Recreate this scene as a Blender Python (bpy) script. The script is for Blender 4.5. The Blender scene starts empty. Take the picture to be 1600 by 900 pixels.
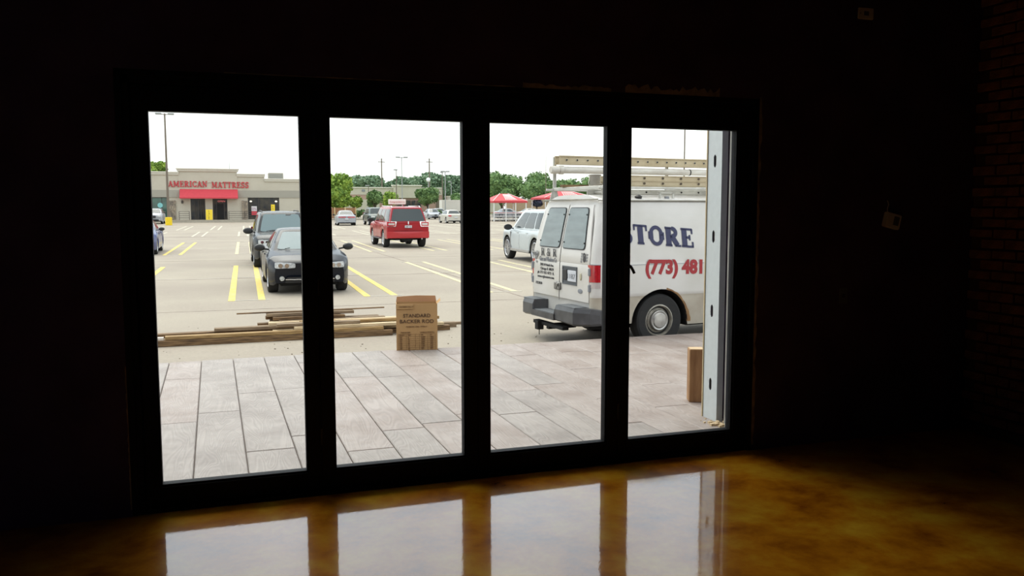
import bpy, bmesh, math, random
from mathutils import Vector, Matrix, Euler
random.seed(7)
PI = math.pi
sc = bpy.context.scene
COL = sc.collection

# ------------------------------------------------------------------ camera
cam_d = bpy.data.cameras.new('camera')
cam = bpy.data.objects.new('camera', cam_d)
COL.objects.link(cam)
FOC, YAW, PITCH, ROLL = 1314.6, 0.32718, 0.09356, 0.0006
cam_d.sensor_width = 36.0
cam_d.lens = FOC / 1600 * 36
cam_d.clip_start = 0.05
cam_d.clip_end = 900
fw = Vector((math.sin(YAW)*math.cos(PITCH), math.cos(YAW)*math.cos(PITCH), -math.sin(PITCH)))
rt = Vector((math.cos(YAW), -math.sin(YAW), 0))
dn = fw.cross(rt)
r2 = rt*math.cos(ROLL) + dn*math.sin(ROLL)
d2 = -rt*math.sin(ROLL) + dn*math.cos(ROLL)
cm = Matrix((( r2.x, -d2.x, -fw.x), (r2.y, -d2.y, -fw.y), (r2.z, -d2.z, -fw.z))).to_4x4()
cm.translation = Vector((0.385, -5.094, 1.708))
cam.matrix_world = cm
sc.camera = cam

# ------------------------------------------------------------------ sky, light, exposure
SKY = 1.8
world = bpy.data.worlds.new('overcast_sky')
sc.world = world
world.use_nodes = True
wn = world.node_tree.nodes; wl = world.node_tree.links
wn.clear()
wo = wn.new('ShaderNodeOutputWorld'); bg = wn.new('ShaderNodeBackground')
tc = wn.new('ShaderNodeTexCoord'); sx = wn.new('ShaderNodeSeparateXYZ')
rp = wn.new('ShaderNodeValToRGB')
rp.color_ramp.elements[0].position = 0.0; rp.color_ramp.elements[0].color = (0.95, 0.97, 0.95, 1)
rp.color_ramp.elements[1].position = 0.9; rp.color_ramp.elements[1].color = (1.0, 1.02, 1.05, 1)
e = rp.color_ramp.elements.new(0.35); e.color = (0.90, 1.01, 1.15, 1)
nz = wn.new('ShaderNodeTexNoise'); nz.inputs['Scale'].default_value = 3.0; nz.inputs['Detail'].default_value = 3
mr = wn.new('ShaderNodeMapRange'); mr.inputs['From Min'].default_value = 0.3; mr.inputs['From Max'].default_value = 0.7
mr.inputs['To Min'].default_value = 0.85; mr.inputs['To Max'].default_value = 1.15
mx = wn.new('ShaderNodeMixRGB'); mx.blend_type = 'MULTIPLY'; mx.inputs[0].default_value = 1
wl.new(tc.outputs['Generated'], sx.inputs[0]); wl.new(sx.outputs['Z'], rp.inputs[0])
wl.new(tc.outputs['Generated'], nz.inputs['Vector']); wl.new(nz.outputs['Fac'], mr.inputs['Value'])
wl.new(rp.outputs[0], mx.inputs[1]); wl.new(mr.outputs[0], mx.inputs[2])
wl.new(mx.outputs[0], bg.inputs['Color']); bg.inputs['Strength'].default_value = SKY
wl.new(bg.outputs[0], wo.inputs['Surface'])

sun_d = bpy.data.lights.new('veiled_sun', 'SUN')
sun_d.energy = 2.4; sun_d.angle = math.radians(45); sun_d.color = (1, 0.97, 0.9)
sun = bpy.data.objects.new('veiled_sun', sun_d)
sun.rotation_euler = (math.radians(-33), math.radians(-12), 0)
COL.objects.link(sun)

sc.view_settings.view_transform = 'Standard'
sc.view_settings.look = 'None'
sc.view_settings.gamma = 1
sc.view_settings.use_curve_mapping = False
sc.view_settings.exposure = 0.0

# ------------------------------------------------------------------ helpers
def mat(name, col, rough=0.6, metal=0.0, spec=0.5, coat=0.0, var=0.0, vscale=6.0, col2=None, bump=0.0, bscale=30.0, stretch=None, emit=None, det=6):
    m = bpy.data.materials.new(name); m.use_nodes = True
    n = m.node_tree.nodes; l = m.node_tree.links
    b = n['Principled BSDF']
    b.inputs['Base Color'].default_value = (*col, 1); b.inputs['Roughness'].default_value = rough
    b.inputs['Metallic'].default_value = metal; b.inputs['Specular IOR Level'].default_value = spec
    b.inputs['Coat Weight'].default_value = coat
    if coat: b.inputs['Coat Roughness'].default_value = 0.04
    if emit:
        b.inputs['Emission Color'].default_value = (*emit[:3], 1); b.inputs['Emission Strength'].default_value = emit[3]
    t = None
    if var or bump or col2:
        t = n.new('ShaderNodeTexCoord'); mp = n.new('ShaderNodeMapping')
        l.new(t.outputs['Object'], mp.inputs[0])
        if stretch: mp.inputs['Scale'].default_value = stretch
    if var or col2:
        z = n.new('ShaderNodeTexNoise'); z.inputs['Scale'].default_value = vscale; z.inputs['Detail'].default_value = det
        l.new(mp.outputs[0], z.inputs['Vector'])
        r = n.new('ShaderNodeValToRGB')
        c2 = col2 if col2 else tuple(c*(1-var) for c in col)
        r.color_ramp.elements[0].position = 0.35; r.color_ramp.elements[0].color = (*c2, 1)
        r.color_ramp.elements[1].position = 0.65; r.color_ramp.elements[1].color = (*col, 1)
        l.new(z.outputs['Fac'], r.inputs[0]); l.new(r.outputs[0], b.inputs['Base Color'])
    if bump:
        z2 = n.new('ShaderNodeTexNoise'); z2.inputs['Scale'].default_value = bscale; z2.inputs['Detail'].default_value = 4
        l.new(mp.outputs[0], z2.inputs['Vector'])
        bp = n.new('ShaderNodeBump'); bp.inputs['Strength'].default_value = bump; bp.inputs['Distance'].default_value = 0.01
        l.new(z2.outputs['Fac'], bp.inputs['Height']); l.new(bp.outputs[0], b.inputs['Normal'])
    return m

def glass_mat(name, tint=(0.95, 0.955, 0.935), gl=0.08):
    m = bpy.data.materials.new(name); m.use_nodes = True
    n = m.node_tree.nodes; l = m.node_tree.links; n.clear()
    o = n.new('ShaderNodeOutputMaterial'); mxs = n.new('ShaderNodeMixShader')
    tr = n.new('ShaderNodeBsdfTransparent'); tr.inputs[0].default_value = (*tint, 1)
    g = n.new('ShaderNodeBsdfGlossy'); g.inputs['Roughness'].default_value = 0.01
    fr = n.new('ShaderNodeFresnel'); fr.inputs['IOR'].default_value = 1.35
    l.new(fr.outputs[0], mxs.inputs[0]); l.new(tr.outputs[0], mxs.inputs[1]); l.new(g.outputs[0], mxs.inputs[2])
    l.new(mxs.outputs[0], o.inputs['Surface'])
    return m

class MB:
    def __init__(s): s.v = []; s.f = []
    def add(s, vs, fs):
        k = len(s.v); s.v += [tuple(v) for v in vs]; s.f += [tuple(i+k for i in f) for f in fs]; return s
    def box(s, x0, y0, z0, x1, y1, z1, M=None):
        vs = [Vector((x, y, z)) for z in (z0, z1) for y in (y0, y1) for x in (x0, x1)]
        if M: vs = [M @ v for v in vs]
        return s.add(vs, [(0,2,3,1), (4,5,7,6), (0,1,5,4), (2,6,7,3), (0,4,6,2), (1,3,7,5)])
    def bbox(s, x0, y0, z0, x1, y1, z1, b=0.01, M=None):
        # bevelled box: octagonal section along the longest axis
        d = [x1-x0, y1-y0, z1-z0]; b = min(b, min(d)*0.45)
        ax = d.index(max(d)); c = [(x0+x1)/2, (y0+y1)/2, (z0+z1)/2]; h = [q/2 for q in d]
        a1, a2 = [i for i in range(3) if i != ax]
        sec = lambda i: [(h[a1]-b-i, h[a2]-i), (h[a1]-i, h[a2]-b-i)]
        def ring(p, i):
            H1, H2 = h[a1]-i, h[a2]-i
            pts = [(H1, -H2+b), (H1, H2-b), (H1-b, H2), (-H1+b, H2), (-H1, H2-b), (-H1, -H2+b), (-H1+b, -H2), (H1-b, -H2)]
            out = []
            for q1, q2 in pts:
                v = [0, 0, 0]; v[ax] = c[ax]+p; v[a1] = c[a1]+q1; v[a2] = c[a2]+q2; out.append(Vector(v))
            return out
        rs = [ring(-h[ax], b*0.6), ring(-h[ax]+b, 0), ring(h[ax]-b, 0), ring(h[ax], b*0.6)]
        vs = sum(rs, [])
        if M: vs = [M @ v for v in vs]
        fs = [tuple(range(7, -1, -1)), tuple(range(24, 32))]
        for k in range(3):
            for i in range(8):
                j = (i+1) % 8; fs.append((k*8+i, k*8+j, k*8+8+j, k*8+8+i))
        return s.add(vs, fs)
    def tube(s, p0, p1, r0, r1=None, n=12, cap=True):
        r1 = r0 if r1 is None else r1
        p0 = Vector(p0); p1 = Vector(p1); d = (p1-p0).normalized()
        a = d.orthogonal().normalized(); b = d.cross(a)
        vs = [p + (a*math.cos(2*PI*i/n) + b*math.sin(2*PI*i/n))*r for p, r in ((p0, r0), (p1, r1)) for i in range(n)]
        fs = [(i, (i+1) % n, n+(i+1) % n, n+i) for i in range(n)]
        if cap: fs += [tuple(range(n-1, -1, -1)), tuple(range(n, 2*n))]
        return s.add(vs, fs)
    def path(s, pts, r, n=8):
        for a, b in zip(pts[:-1], pts[1:]): s.tube(a, b, r, n=n)
        return s
    def lathe(s, prof, n=24, axis='Z', M=None):
        vs = []
        for r, h in prof:
            for i in range(n):
                a = 2*PI*i/n; x, y = r*math.cos(a), r*math.sin(a)
                v = Vector((x, y, h)) if axis == 'Z' else Vector((x, h, y))
                vs.append(M @ v if M else v)
        fs = []
        for k in range(len(prof)-1):
            for i in range(n):
                j = (i+1) % n; fs.append((k*n+i, k*n+j, (k+1)*n+j, (k+1)*n+i))
        if prof[0][0] > 0.0001: fs.append(tuple(range(n-1, -1, -1)))
        if prof[-1][0] > 0.0001: fs.append(tuple((len(prof)-1)*n+i for i in range(n)))
        return s.add(vs, fs)
    def prism(s, poly, f, t):
        # poly: 2D list; f maps (a,b,depth)->3D
        n = len(poly)
        vs = [f(a, b, 0) for a, b in poly] + [f(a, b, t) for a, b in poly]
        fs = [tuple(range(n-1, -1, -1)), tuple(range(n, 2*n))] + [(i, (i+1) % n, n+(i+1) % n, n+i) for i in range(n)]
        return s.add(vs, fs)
    def build(s, name, m, parent=None, smooth=None, kind=None):
        me = bpy.data.meshes.new(name); me.from_pydata(s.v, [], s.f); me.update()
        bm = bmesh.new(); bm.from_mesh(me); bmesh.ops.recalc_face_normals(bm, faces=bm.faces); bm.to_mesh(me); bm.free()
        if smooth:
            me.shade_smooth(); me.set_sharp_from_angle(angle=math.radians(smooth))
        me.materials.append(m)
        o = bpy.data.objects.new(name, me); COL.objects.link(o)
        if parent: o.parent = parent
        if kind: o['kind'] = kind
        return o

def thing(name, label, cat, loc=(0, 0, 0), rz=0, group=None, rx=0):
    o = bpy.data.objects.new(name, None); COL.objects.link(o); o.empty_display_size = 0.1
    o.location = loc
    o.rotation_euler = (Matrix.Rotation(rx, 3, 'X') @ Matrix.Rotation(rz, 3, 'Z')).to_euler()
    return tag(o, label, cat, group)
def tag(o, label, cat, group=None, kind=None):
    o['label'] = label; o['category'] = cat
    if group: o['group'] = group
    if kind: o['kind'] = kind
    return o
def struct(o, label=None):
    o['kind'] = 'structure'
    if label: o['label'] = label
    return o
def dup_tree(root, parent=None):
    c = root.copy(); COL.objects.link(c)
    if parent: c.parent = parent
    for ch in list(root.children): dup_tree(ch, c)
    return c

SL = 0.0055
def gz(y): return -0.22 + SL*(y-6)

def text_mesh(s, size, ext=0.002, bold=0.0, xs=1.0):
    cu = bpy.data.curves.new('t', 'FONT'); cu.body = s; cu.size = size; cu.extrude = ext; cu.offset = bold
    cu.align_x = 'LEFT'; cu.resolution_u = 3
    o = bpy.data.objects.new('t', cu); COL.objects.link(o)
    dg = bpy.context.evaluated_depsgraph_get()
    me = bpy.data.meshes.new_from_object(o.evaluated_get(dg))
    bpy.data.objects.remove(o); bpy.data.curves.remove(cu)
    if me.vertices:
        x0 = min(v.co.x for v in me.vertices)
        for v in me.vertices: v.co.x = (v.co.x-x0)*xs
    return me
def text(name, s, size, m, parent, M, width=None, ext=0.002, bold=0.0):
    me = text_mesh(s, size, ext, bold)
    if width:
        w = max(v.co.x for v in me.vertices)
        for v in me.vertices: v.co.x *= width/w
    me.transform(M); me.materials.clear(); me.materials.append(m)
    me.name = name
    o = bpy.data.objects.new(name, me); COL.objects.link(o); o.parent = parent
    return o
def basis(o, x, y):
    x = Vector(x).normalized(); y = Vector(y).normalized(); z = x.cross(y)
    M = Matrix((x, y, z)).transposed().to_4x4(); M.translation = Vector(o); return M

# slab serif letters drawn as strokes
def arc(cx, cy, rx, ry, a0, a1, n=12):
    return [(cx+rx*math.cos(math.radians(a0+(a1-a0)*i/n)), cy+ry*math.sin(math.radians(a0+(a1-a0)*i/n))) for i in range(n+1)]
BOLD = 1.0
GL = {
 'A': (0.95, [([(0.14, 0.04), (0.46, 0.98)], .1), ([(0.46, 0.98), (0.8, 0.04)], .2), ([(0.25, 0.33), (0.66, 0.33)], .09), ([(0, .04), (.3, .04)], .08), ([(.58, .04), (.98, .04)], .08)]),
 'M': (1.15, [([(0.17, 0.04), (0.17, .96)], .12), ([(0.2, 0.98), (0.55, 0.15)], .2), ([(0.55, 0.15), (0.92, 0.98)], .1), ([(.92, .04), (.92, .96)], .2), ([(0, .04), (.34, .04)], .08), ([(.74, .04), (1.12, .04)], .08), ([(0, .96), (.3, .96)], .08), ([(.8, .96), (1.12, .96)], .08)]),
 'E': (0.82, [([(.22, .04), (.22, .96)], .22), ([(.02, .96), (.72, .96)], .08), ([(.02, .04), (.74, .04)], .08), ([(.3, .52), (.55, .52)], .09), ([(.7, .72), (.7, 1)], .07), ([(.72, 0), (.72, .3)], .07), ([(.55, .38), (.55, .66)], .07)]),
 'R': (0.92, [([(.22, .04), (.22, .96)], .22), ([(.02, .96), (.45, .95)], .08), ([(.02, .04), (.42, .04)], .08), (arc(.45, .74, .22, .2, 90, -90), .15), ([(.3, .53), (.48, .53)], .09), ([(.42, .54), (.74, .06)], .2), ([(.62, .04), (.95, .04)], .08)]),
 'I': (0.5, [([(.24, .04), (.24, .96)], .22), ([(.03, .04), (.45, .04)], .08), ([(.03, .96), (.45, .96)], .08)]),
 'C': (0.86, [(arc(.45, .5, .34, .43, 45, 315, 18), .15), ([(.13, .3), (.13, .7)], .18), ([(.74, .66), (.74, 1)], .07), ([(.74, 0), (.74, .32)], .06)]),
 'N': (0.98, [([(.17, .04), (.17, .96)], .1), ([(.16, .97), (.76, .06)], .21), ([(.78, .04), (.78, .96)], .1), ([(0, .04), (.34, .04)], .08), ([(0, .96), (.26, .96)], .08), ([(.6, .96), (.96, .96)], .08)]),
 'T': (0.86, [([(.42, .04), (.42, .96)], .22), ([(.04, .96), (.8, .96)], .08), ([(.22, .04), (.62, .04)], .08), ([(.06, .7), (.06, 1)], .07), ([(.78, .7), (.78, 1)], .07)]),
 'S': (0.78, [(arc(.38, .73, .25, .22, 30, 235, 12)+arc(.38, .27, .26, .22, 55, -150, 12), .17), ([(.66, .68), (.66, 1)], .07), ([(.09, 0), (.09, .33)], .07)]),
 'O': (0.92, [(arc(.45, .5, .34, .44, 0, 360, 24), .13), ([(.12, .3), (.12, .7)], .2), ([(.78, .3), (.78, .7)], .2)]),
 '&': (0.95, [(arc(.4, .76, .17, .18, -40, 220, 12)+[(.75, .06)], .13), (arc(.34, .27, .26, .22, 80, 330, 12)+[(.78, .55)], .12), ([(.66, .04), (.92, .04)], .08)]),
}
def glyph(mb, ch, M, h, xs=1.0, t=0.004):
    w, strokes = GL[ch]
    strokes = [(p_, w_*BOLD) for p_, w_ in strokes]
    f = lambda a, b, d: M @ Vector((a*h*xs, b*h, d))
    for pts, wd in strokes:
        for k, ((ax, ay), (bx, by)) in enumerate(zip(pts[:-1], pts[1:])):
            dx, dy = bx-ax, by-ay; L = math.hypot(dx, dy) or 1
            nx, ny = -dy/L*wd/2, dx/L*wd/2
            e_ = 0.02 if len(pts) > 2 else 0
            ux, uy = dx/L*e_, dy/L*e_
            mb.prism([(ax+nx-ux, ay+ny-uy), (ax-nx-ux, ay-ny-uy), (bx-nx+ux, by-ny+uy), (bx+nx+ux, by+ny+uy)], f, t+0.0002*k)
    return w*h*xs
def serif_word(name, word, M, h, width, m, parent, t=0.004):
    tot = sum(0.45 if c == ' ' else GL[c][0]+0.06 for c in word)*h; xs = width/tot; x = 0
    for c in word:
        if c == ' ': x += 0.45*h*xs; continue
        mb = MB(); w = glyph(mb, c, M @ Matrix.Translation((x, 0, 0)), h, xs, t)
        mb.build(name, m, parent); x += w+0.06*h*xs

# ------------------------------------------------------------------ materials
M = {}
M['wall'] = mat('dark_wall_paint', (0.10, 0.065, 0.12), 0.85, spec=0.1, var=0.3, vscale=3, bump=0.2, bscale=60)
M['ceil'] = mat('dark_ceiling', (0.012, 0.006, 0.007), 0.8)
M['frame'] = mat('black_bronze_aluminium', (0.006, 0.007, 0.010), 0.6, spec=0.15)
M['pane'] = glass_mat('clear_glass')
M['plaster'] = mat('raw_plaster_edge', (0.45, 0.33, 0.2), 0.9, var=0.5, vscale=14, bump=0.6, bscale=80)
M['plate'] = mat('ivory_plastic', (0.75, 0.7, 0.6), 0.5, var=0.1)
M['grey_plastic'] = mat('grey_plastic', (0.12, 0.12, 0.12), 0.5)
M['brick'] = mat('dark_red_brick', (0.50, 0.22, 0.16), 0.9, spec=.1, col2=(0.30, 0.15, 0.12), vscale=9, bump=0.8, bscale=90)
M['mortar'] = mat('mortar', (0.10, 0.07, 0.055), 0.95, bump=0.5, bscale=120)
M['baseb'] = mat('baseboard_paint', (0.16, 0.12, 0.09), 0.6, var=0.3)
M['steel'] = mat('galvanised_steel', (0.60, 0.64, 0.64), 0.5, metal=0.15, var=0.06, vscale=20)
M['steel_dark'] = mat('weathered_steel', (0.30, 0.29, 0.27), 0.5, metal=0.6, var=0.3, vscale=12, stretch=(4, 4, .6))
M['slot'] = mat('slot_dark', (0.02, 0.03, 0.03), 0.8)
M['rubber'] = mat('tyre_rubber', (0.022, 0.022, 0.022), 0.85, var=0.3, vscale=30)
M['rim'] = mat('alloy_rim', (0.55, 0.56, 0.58), 0.3, metal=0.8)
M['black'] = mat('black_plastic', (0.012, 0.012, 0.013), 0.5)
M['under'] = mat('underbody', (0.01, 0.01, 0.01), 0.9)
M['chrome'] = mat('chrome', (0.8, 0.8, 0.82), 0.12, metal=1)
M['carglass'] = mat('car_glass', (0.03, 0.042, 0.045), 0.04, spec=.6)
M['paleglass'] = mat('windscreen_glass', (0.15, 0.20, 0.21), 0.06, spec=0.22)
M['vanglass'] = mat('dusty_van_glass', (0.19, 0.23, 0.23), 0.16, spec=0.6, var=0.25, vscale=2.5, stretch=(1, 1, 5))
M['lens'] = mat('headlight_lens', (0.55, 0.56, 0.55), 0.1, spec=1, coat=1, var=0.5, vscale=25)
M['redlens'] = mat('tail_light_red', (0.5, 0.012, 0.02), 0.15, coat=1, var=0.3, vscale=30)
M['clearlens'] = mat('reverse_lens', (0.50, 0.44, 0.42), 0.2, coat=1)
M['platew'] = mat('number_plate', (0.6, 0.62, 0.66), 0.5, var=0.1)
M['cardboard'] = mat('cardboard', (0.46, 0.275, 0.115), 0.85, var=0.12, vscale=3, bump=0.1)
M['cardin'] = mat('cardboard_inside', (0.36, 0.18, 0.08), 0.85, var=0.12, vscale=3)
M['ink'] = mat('brown_ink', (0.07, 0.035, 0.02), 0.8)
M['ink_l'] = mat('faded_brown_ink', (0.2, 0.11, 0.05), 0.8)
M['yellow'] = mat('yellow_paint', (0.85, 0.60, 0.01), 0.6, var=0.12)
M['pole'] = mat('pole_metal', (0.16, 0.13, 0.10), 0.6, metal=0.2)
M['pole_g'] = mat('grey_pole_metal', (0.30, 0.32, 0.31), 0.6, metal=0.2)

def tree_mat(name, c1, c2):
    return mat(name, c1, 0.75, col2=c2, vscale=1.3, spec=0.2, det=8)
M['leaf_a'] = tree_mat('leaves_bright', (0.34, 0.46, 0.08), (0.12, 0.22, 0.045))
M['leaf_b'] = tree_mat('leaves_mid', (0.20, 0.31, 0.11), (0.08, 0.15, 0.06))
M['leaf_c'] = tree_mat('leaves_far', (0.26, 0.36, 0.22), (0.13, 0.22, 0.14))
M['leaf_d'] = tree_mat('leaves_purple', (0.05, 0.045, 0.08), (0.02, 0.03, 0.04))
M['bark'] = mat('bark', (0.10, 0.075, 0.05), 0.9, var=0.4)
M['grass'] = mat('verge_grass', (0.13, 0.20, 0.05), 0.9, col2=(0.2, 0.24, 0.09), vscale=0.6)

# ground concrete of the lot
def lot_mat():
    m = mat('lot_concrete', (0.42, 0.375, 0.31), 0.85, bump=0.25, bscale=60)
    n = m.node_tree.nodes; l = m.node_tree.links; b = n['Principled BSDF']
    t = n.new('ShaderNodeTexCoord')
    a = n.new('ShaderNodeTexNoise'); a.inputs['Scale'].default_value = 0.35; a.inputs['Detail'].default_value = 8
    c = n.new('ShaderNodeTexNoise'); c.inputs['Scale'].default_value = 25; c.inputs['Detail'].default_value = 6
    l.new(t.outputs['Object'], a.inputs['Vector']); l.new(t.outputs['Object'], c.inputs['Vector'])
    r = n.new('ShaderNodeValToRGB')
    r.color_ramp.elements[0].position = 0.3; r.color_ramp.elements[0].color = (0.30, 0.255, 0.205, 1)
    r.color_ramp.elements[1].position = 0.7; r.color_ramp.elements[1].color = (0.365, 0.32, 0.25, 1)
    r3 = n.new('ShaderNodeValToRGB')
    r3.color_ramp.elements[0].position = 0.3; r3.color_ramp.elements[0].color = (0.86, 0.86, 0.86, 1)
    r3.color_ramp.elements[1].position = 0.6; r3.color_ramp.elements[1].color = (1, 1, 1, 1)
    x = n.new('ShaderNodeMixRGB'); x.blend_type = 'MULTIPLY'; x.inputs[0].default_value = 1
    l.new(a.outputs['Fac'], r.inputs[0]); l.new(c.outputs['Fac'], r3.inputs[0])
    l.new(r.outputs[0], x.inputs[1]); l.new(r3.outputs[0], x.inputs[2]); l.new(x.outputs[0], b.inputs['Base Color'])
    return m
M['lot'] = lot_mat()

def stamp_mat(name, c_hi, c_lo):
    m = bpy.data.materials.new(name); m.use_nodes = True
    n = m.node_tree.nodes; l = m.node_tree.links; b = n['Principled BSDF']
    b.inputs['Roughness'].default_value = 0.55; b.inputs['Specular IOR Level'].default_value = 0.5
    t = n.new('ShaderNodeTexCoord'); oi = n.new('ShaderNodeObjectInfo')
    ad = n.new('ShaderNodeVectorMath'); ad.operation = 'ADD'
    sc_ = n.new('ShaderNodeVectorMath'); sc_.operation = 'SCALE'; sc_.inputs['Scale'].default_value = 37
    cb = n.new('ShaderNodeCombineXYZ')
    for i in range(3): l.new(oi.outputs['Random'], cb.inputs[i])
    l.new(cb.outputs[0], sc_.inputs[0]); l.new(t.outputs['Object'], ad.inputs[0]); l.new(sc_.outputs[0], ad.inputs[1])
    mp = n.new('ShaderNodeMapping'); mp.inputs['Scale'].default_value = (7, .9, 1); l.new(ad.outputs[0], mp.inputs[0])
    wv = n.new('ShaderNodeTexNoise'); wv.inputs['Scale'].default_value = 1.0; wv.inputs['Detail'].default_value = 1; wv.inputs['Distortion'].default_value = 0.9
    l.new(mp.outputs[0], wv.inputs['Vector'])
    # contour rings of a smooth noise read as wood grain
    mu = n.new('ShaderNodeMath'); mu.operation = 'MULTIPLY'; mu.inputs[1].default_value = 90
    si = n.new('ShaderNodeMath'); si.operation = 'SINE'
    l.new(wv.outputs['Fac'], mu.inputs[0]); l.new(mu.outputs[0], si.inputs[0])
    bl = n.new('ShaderNodeTexNoise'); bl.inputs['Scale'].default_value = 2.3; bl.inputs['Detail'].default_value = 9; bl.inputs['Roughness'].default_value = 0.65
    l.new(ad.outputs[0], bl.inputs['Vector'])
    r = n.new('ShaderNodeValToRGB')
    r.color_ramp.elements[0].position = 0.32; r.color_ramp.elements[0].color = (*c_lo, 1)
    r.color_ramp.elements[1].position = 0.62; r.color_ramp.elements[1].color = (*c_hi, 1)
    l.new(bl.outputs['Fac'], r.inputs[0])
    r2_ = n.new('ShaderNodeMapRange'); r2_.inputs['From Min'].default_value = -1; r2_.inputs['To Min'].default_value = 0.90; r2_.inputs['To Max'].default_value = 1.04
    l.new(si.outputs[0], r2_.inputs['Value'])
    x = n.new('ShaderNodeMixRGB'); x.blend_type = 'MULTIPLY'; x.inputs[0].default_value = 1
    l.new(r.outputs[0], x.inputs[1]); l.new(r2_.outputs[0], x.inputs[2]); l.new(x.outputs[0], b.inputs['Base Color'])
    bp = n.new('ShaderNodeBump'); bp.inputs['Strength'].default_value = 0.2; bp.inputs['Distance'].default_value = 0.004
    l.new(si.outputs[0], bp.inputs['Height']); l.new(bp.outputs[0], b.inputs['Normal'])
    return m
M['stamp'] = stamp_mat('stamped_concrete', (0.34, 0.30, 0.27), (0.235, 0.20, 0.178))
M['stamp_p'] = stamp_mat('stamped_concrete_pinkish', (0.36, 0.308, 0.278), (0.255, 0.20, 0.17))
M['joint'] = mat('stamped_joint', (0.16, 0.13, 0.115), 0.9)

def floor_mat():
    m = bpy.data.materials.new('amber_stained_epoxy'); m.use_nodes = True
    n = m.node_tree.nodes; l = m.node_tree.links; b = n['Principled BSDF']
    t = n.new('ShaderNodeTexCoord')
    a = n.new('ShaderNodeTexNoise'); a.inputs['Scale'].default_value = 2.4; a.inputs['Detail'].default_value = 11; a.inputs['Roughness'].default_value = 0.62; a.inputs['Distortion'].default_value = 0.15
    l.new(t.outputs['Object'], a.inputs['Vector'])
    r = n.new('ShaderNodeValToRGB'); cr = r.color_ramp
    cr.elements[0].position = 0.3; cr.elements[0].color = (0.30, 0.065, 0.003, 1)
    cr.elements[1].position = 0.72; cr.elements[1].color = (1.0, 0.55, 0.035, 1)
    e_ = cr.elements.new(0.5); e_.color = (0.75, 0.26, 0.008, 1)
    l.new(a.outputs['Fac'], r.inputs[0]); l.new(r.outputs[0], b.inputs['Base Color'])
    b.inputs['Roughness'].default_value = 0.25; b.inputs['Specular IOR Level'].default_value = 0.05
    b.inputs['IOR'].default_value = 1.5
    b.inputs['Coat Weight'].default_value = 1.0; b.inputs['Coat Roughness'].default_value = 0.012; b.inputs['Coat IOR'].default_value = 1.82
    w = n.new('ShaderNodeTexNoise'); w.inputs['Scale'].default_value = 1.6; w.inputs['Detail'].default_value = 2
    l.new(t.outputs['Object'], w.inputs['Vector'])
    f = n.new('ShaderNodeTexNoise'); f.inputs['Scale'].default_value = 60; f.inputs['Detail'].default_value = 3
    l.new(t.outputs['Object'], f.inputs['Vector'])
    b1 = n.new('ShaderNodeBump'); b1.inputs['Strength'].default_value = 0.07; b1.inputs['Distance'].default_value = 0.02
    b2 = n.new('ShaderNodeBump'); b2.inputs['Strength'].default_value = 0.035; b2.inputs['Distance'].default_value = 0.005
    l.new(w.outputs['Fac'], b1.inputs['Height']); l.new(f.outputs['Fac'], b2.inputs['Height']); l.new(b1.outputs[0], b2.inputs['Normal'])
    l.new(b2.outputs[0], b.inputs['Normal']); l.new(b2.outputs[0], b.inputs['Coat Normal'])
    return m
M['floor'] = floor_mat()

def wood(name, c, c2): return mat(name, c, 0.8, col2=c2, vscale=2.6, stretch=(1.5, 22, 22), bump=0.6, bscale=5)
M['wood_tan'] = wood('weathered_tan_wood', (0.44, 0.29, 0.12), (0.22, 0.13, 0.05))
M['wood_brown'] = wood('weathered_brown_wood', (0.26, 0.155, 0.07), (0.08, 0.045, 0.02))
M['wood_grey'] = wood('weathered_grey_wood', (0.34, 0.25, 0.155), (0.15, 0.10, 0.06))
M['wood_pale'] = wood('fresh_pale_wood', (0.72, 0.58, 0.38), (0.5, 0.38, 0.22))
M['wood_white'] = wood('painted_white_wood', (0.75, 0.70, 0.62), (0.6, 0.5, 0.4))

# ================================================================== THE ROOM
W = 0.8023; G = 0.1771; PIT = W+G
OX0, OX1, OZ1 = -0.157, 3.872, 2.457
RX = 5.80; LX = -5.5; BY = -9.0; CZ = 3.7
struct(MB().box(LX-.2, BY-.2, -0.25, RX+.2, -0.02, 0).build('floor', M['floor']), 'glossy amber stained concrete floor reflecting the doors')
struct(MB().box(LX-.2, BY-.2, CZ, RX+.2, .14, CZ+.2).build('ceiling', M['ceil']))
wf = MB()
wf.box(LX-.2, -.1, -.25, OX0, .14, CZ); wf.box(OX1, -.1, -.25, RX+.2, .14, CZ)
wf.box(OX0, -.1, OZ1, OX1, .14, CZ)
wf.box(4.22, .14, -.25, RX+.2, .93, CZ)
wfo = struct(wf.build('wall_front', M['wall']), 'dark painted wall around the glazed doors')
struct(MB().box(OX0, -.02, -.25, OX1, .14, -.012).build('trim_1', M['plaster']), 'concrete sill strip under the door frame')
struct(MB().box(LX-.2, BY, 0, LX, -.1, CZ).build('wall_left', M['wall']))
wb_ = MB(); wb_.box(LX-.2, BY-.2, 0, -4.9, BY, CZ); wb_.box(-3.5, BY-.2, 0, RX+.2, BY, CZ); wb_.box(-4.9, BY-.2, 0, -3.5, BY, 1.1); wb_.box(-4.9, BY-.2, 2.4, -3.5, BY, CZ)
struct(wb_.build('wall_back', M['wall']))
wi = MB()  # window added in the unseen back wall to lift light on the inner walls
for xx in (-4.9, -4.23, -3.56): wi.box(xx, BY-.14, 1.1, xx+.06, BY-.06, 2.4)
wi.box(-4.9, BY-.14, 1.1, -3.5, BY-.06, 1.16); wi.box(-4.9, BY-.14, 2.34, -3.5, BY-.06, 2.4)
wi = struct(wi.build('fill_window_1', M['frame']), 'two pane window added out of view behind the viewer to let in fill light')
for xx in (-4.84, -4.17): MB().box(xx, BY-.104, 1.16, xx+.61, BY-.096, 2.34).build('pane', M['pane'], wi)
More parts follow.
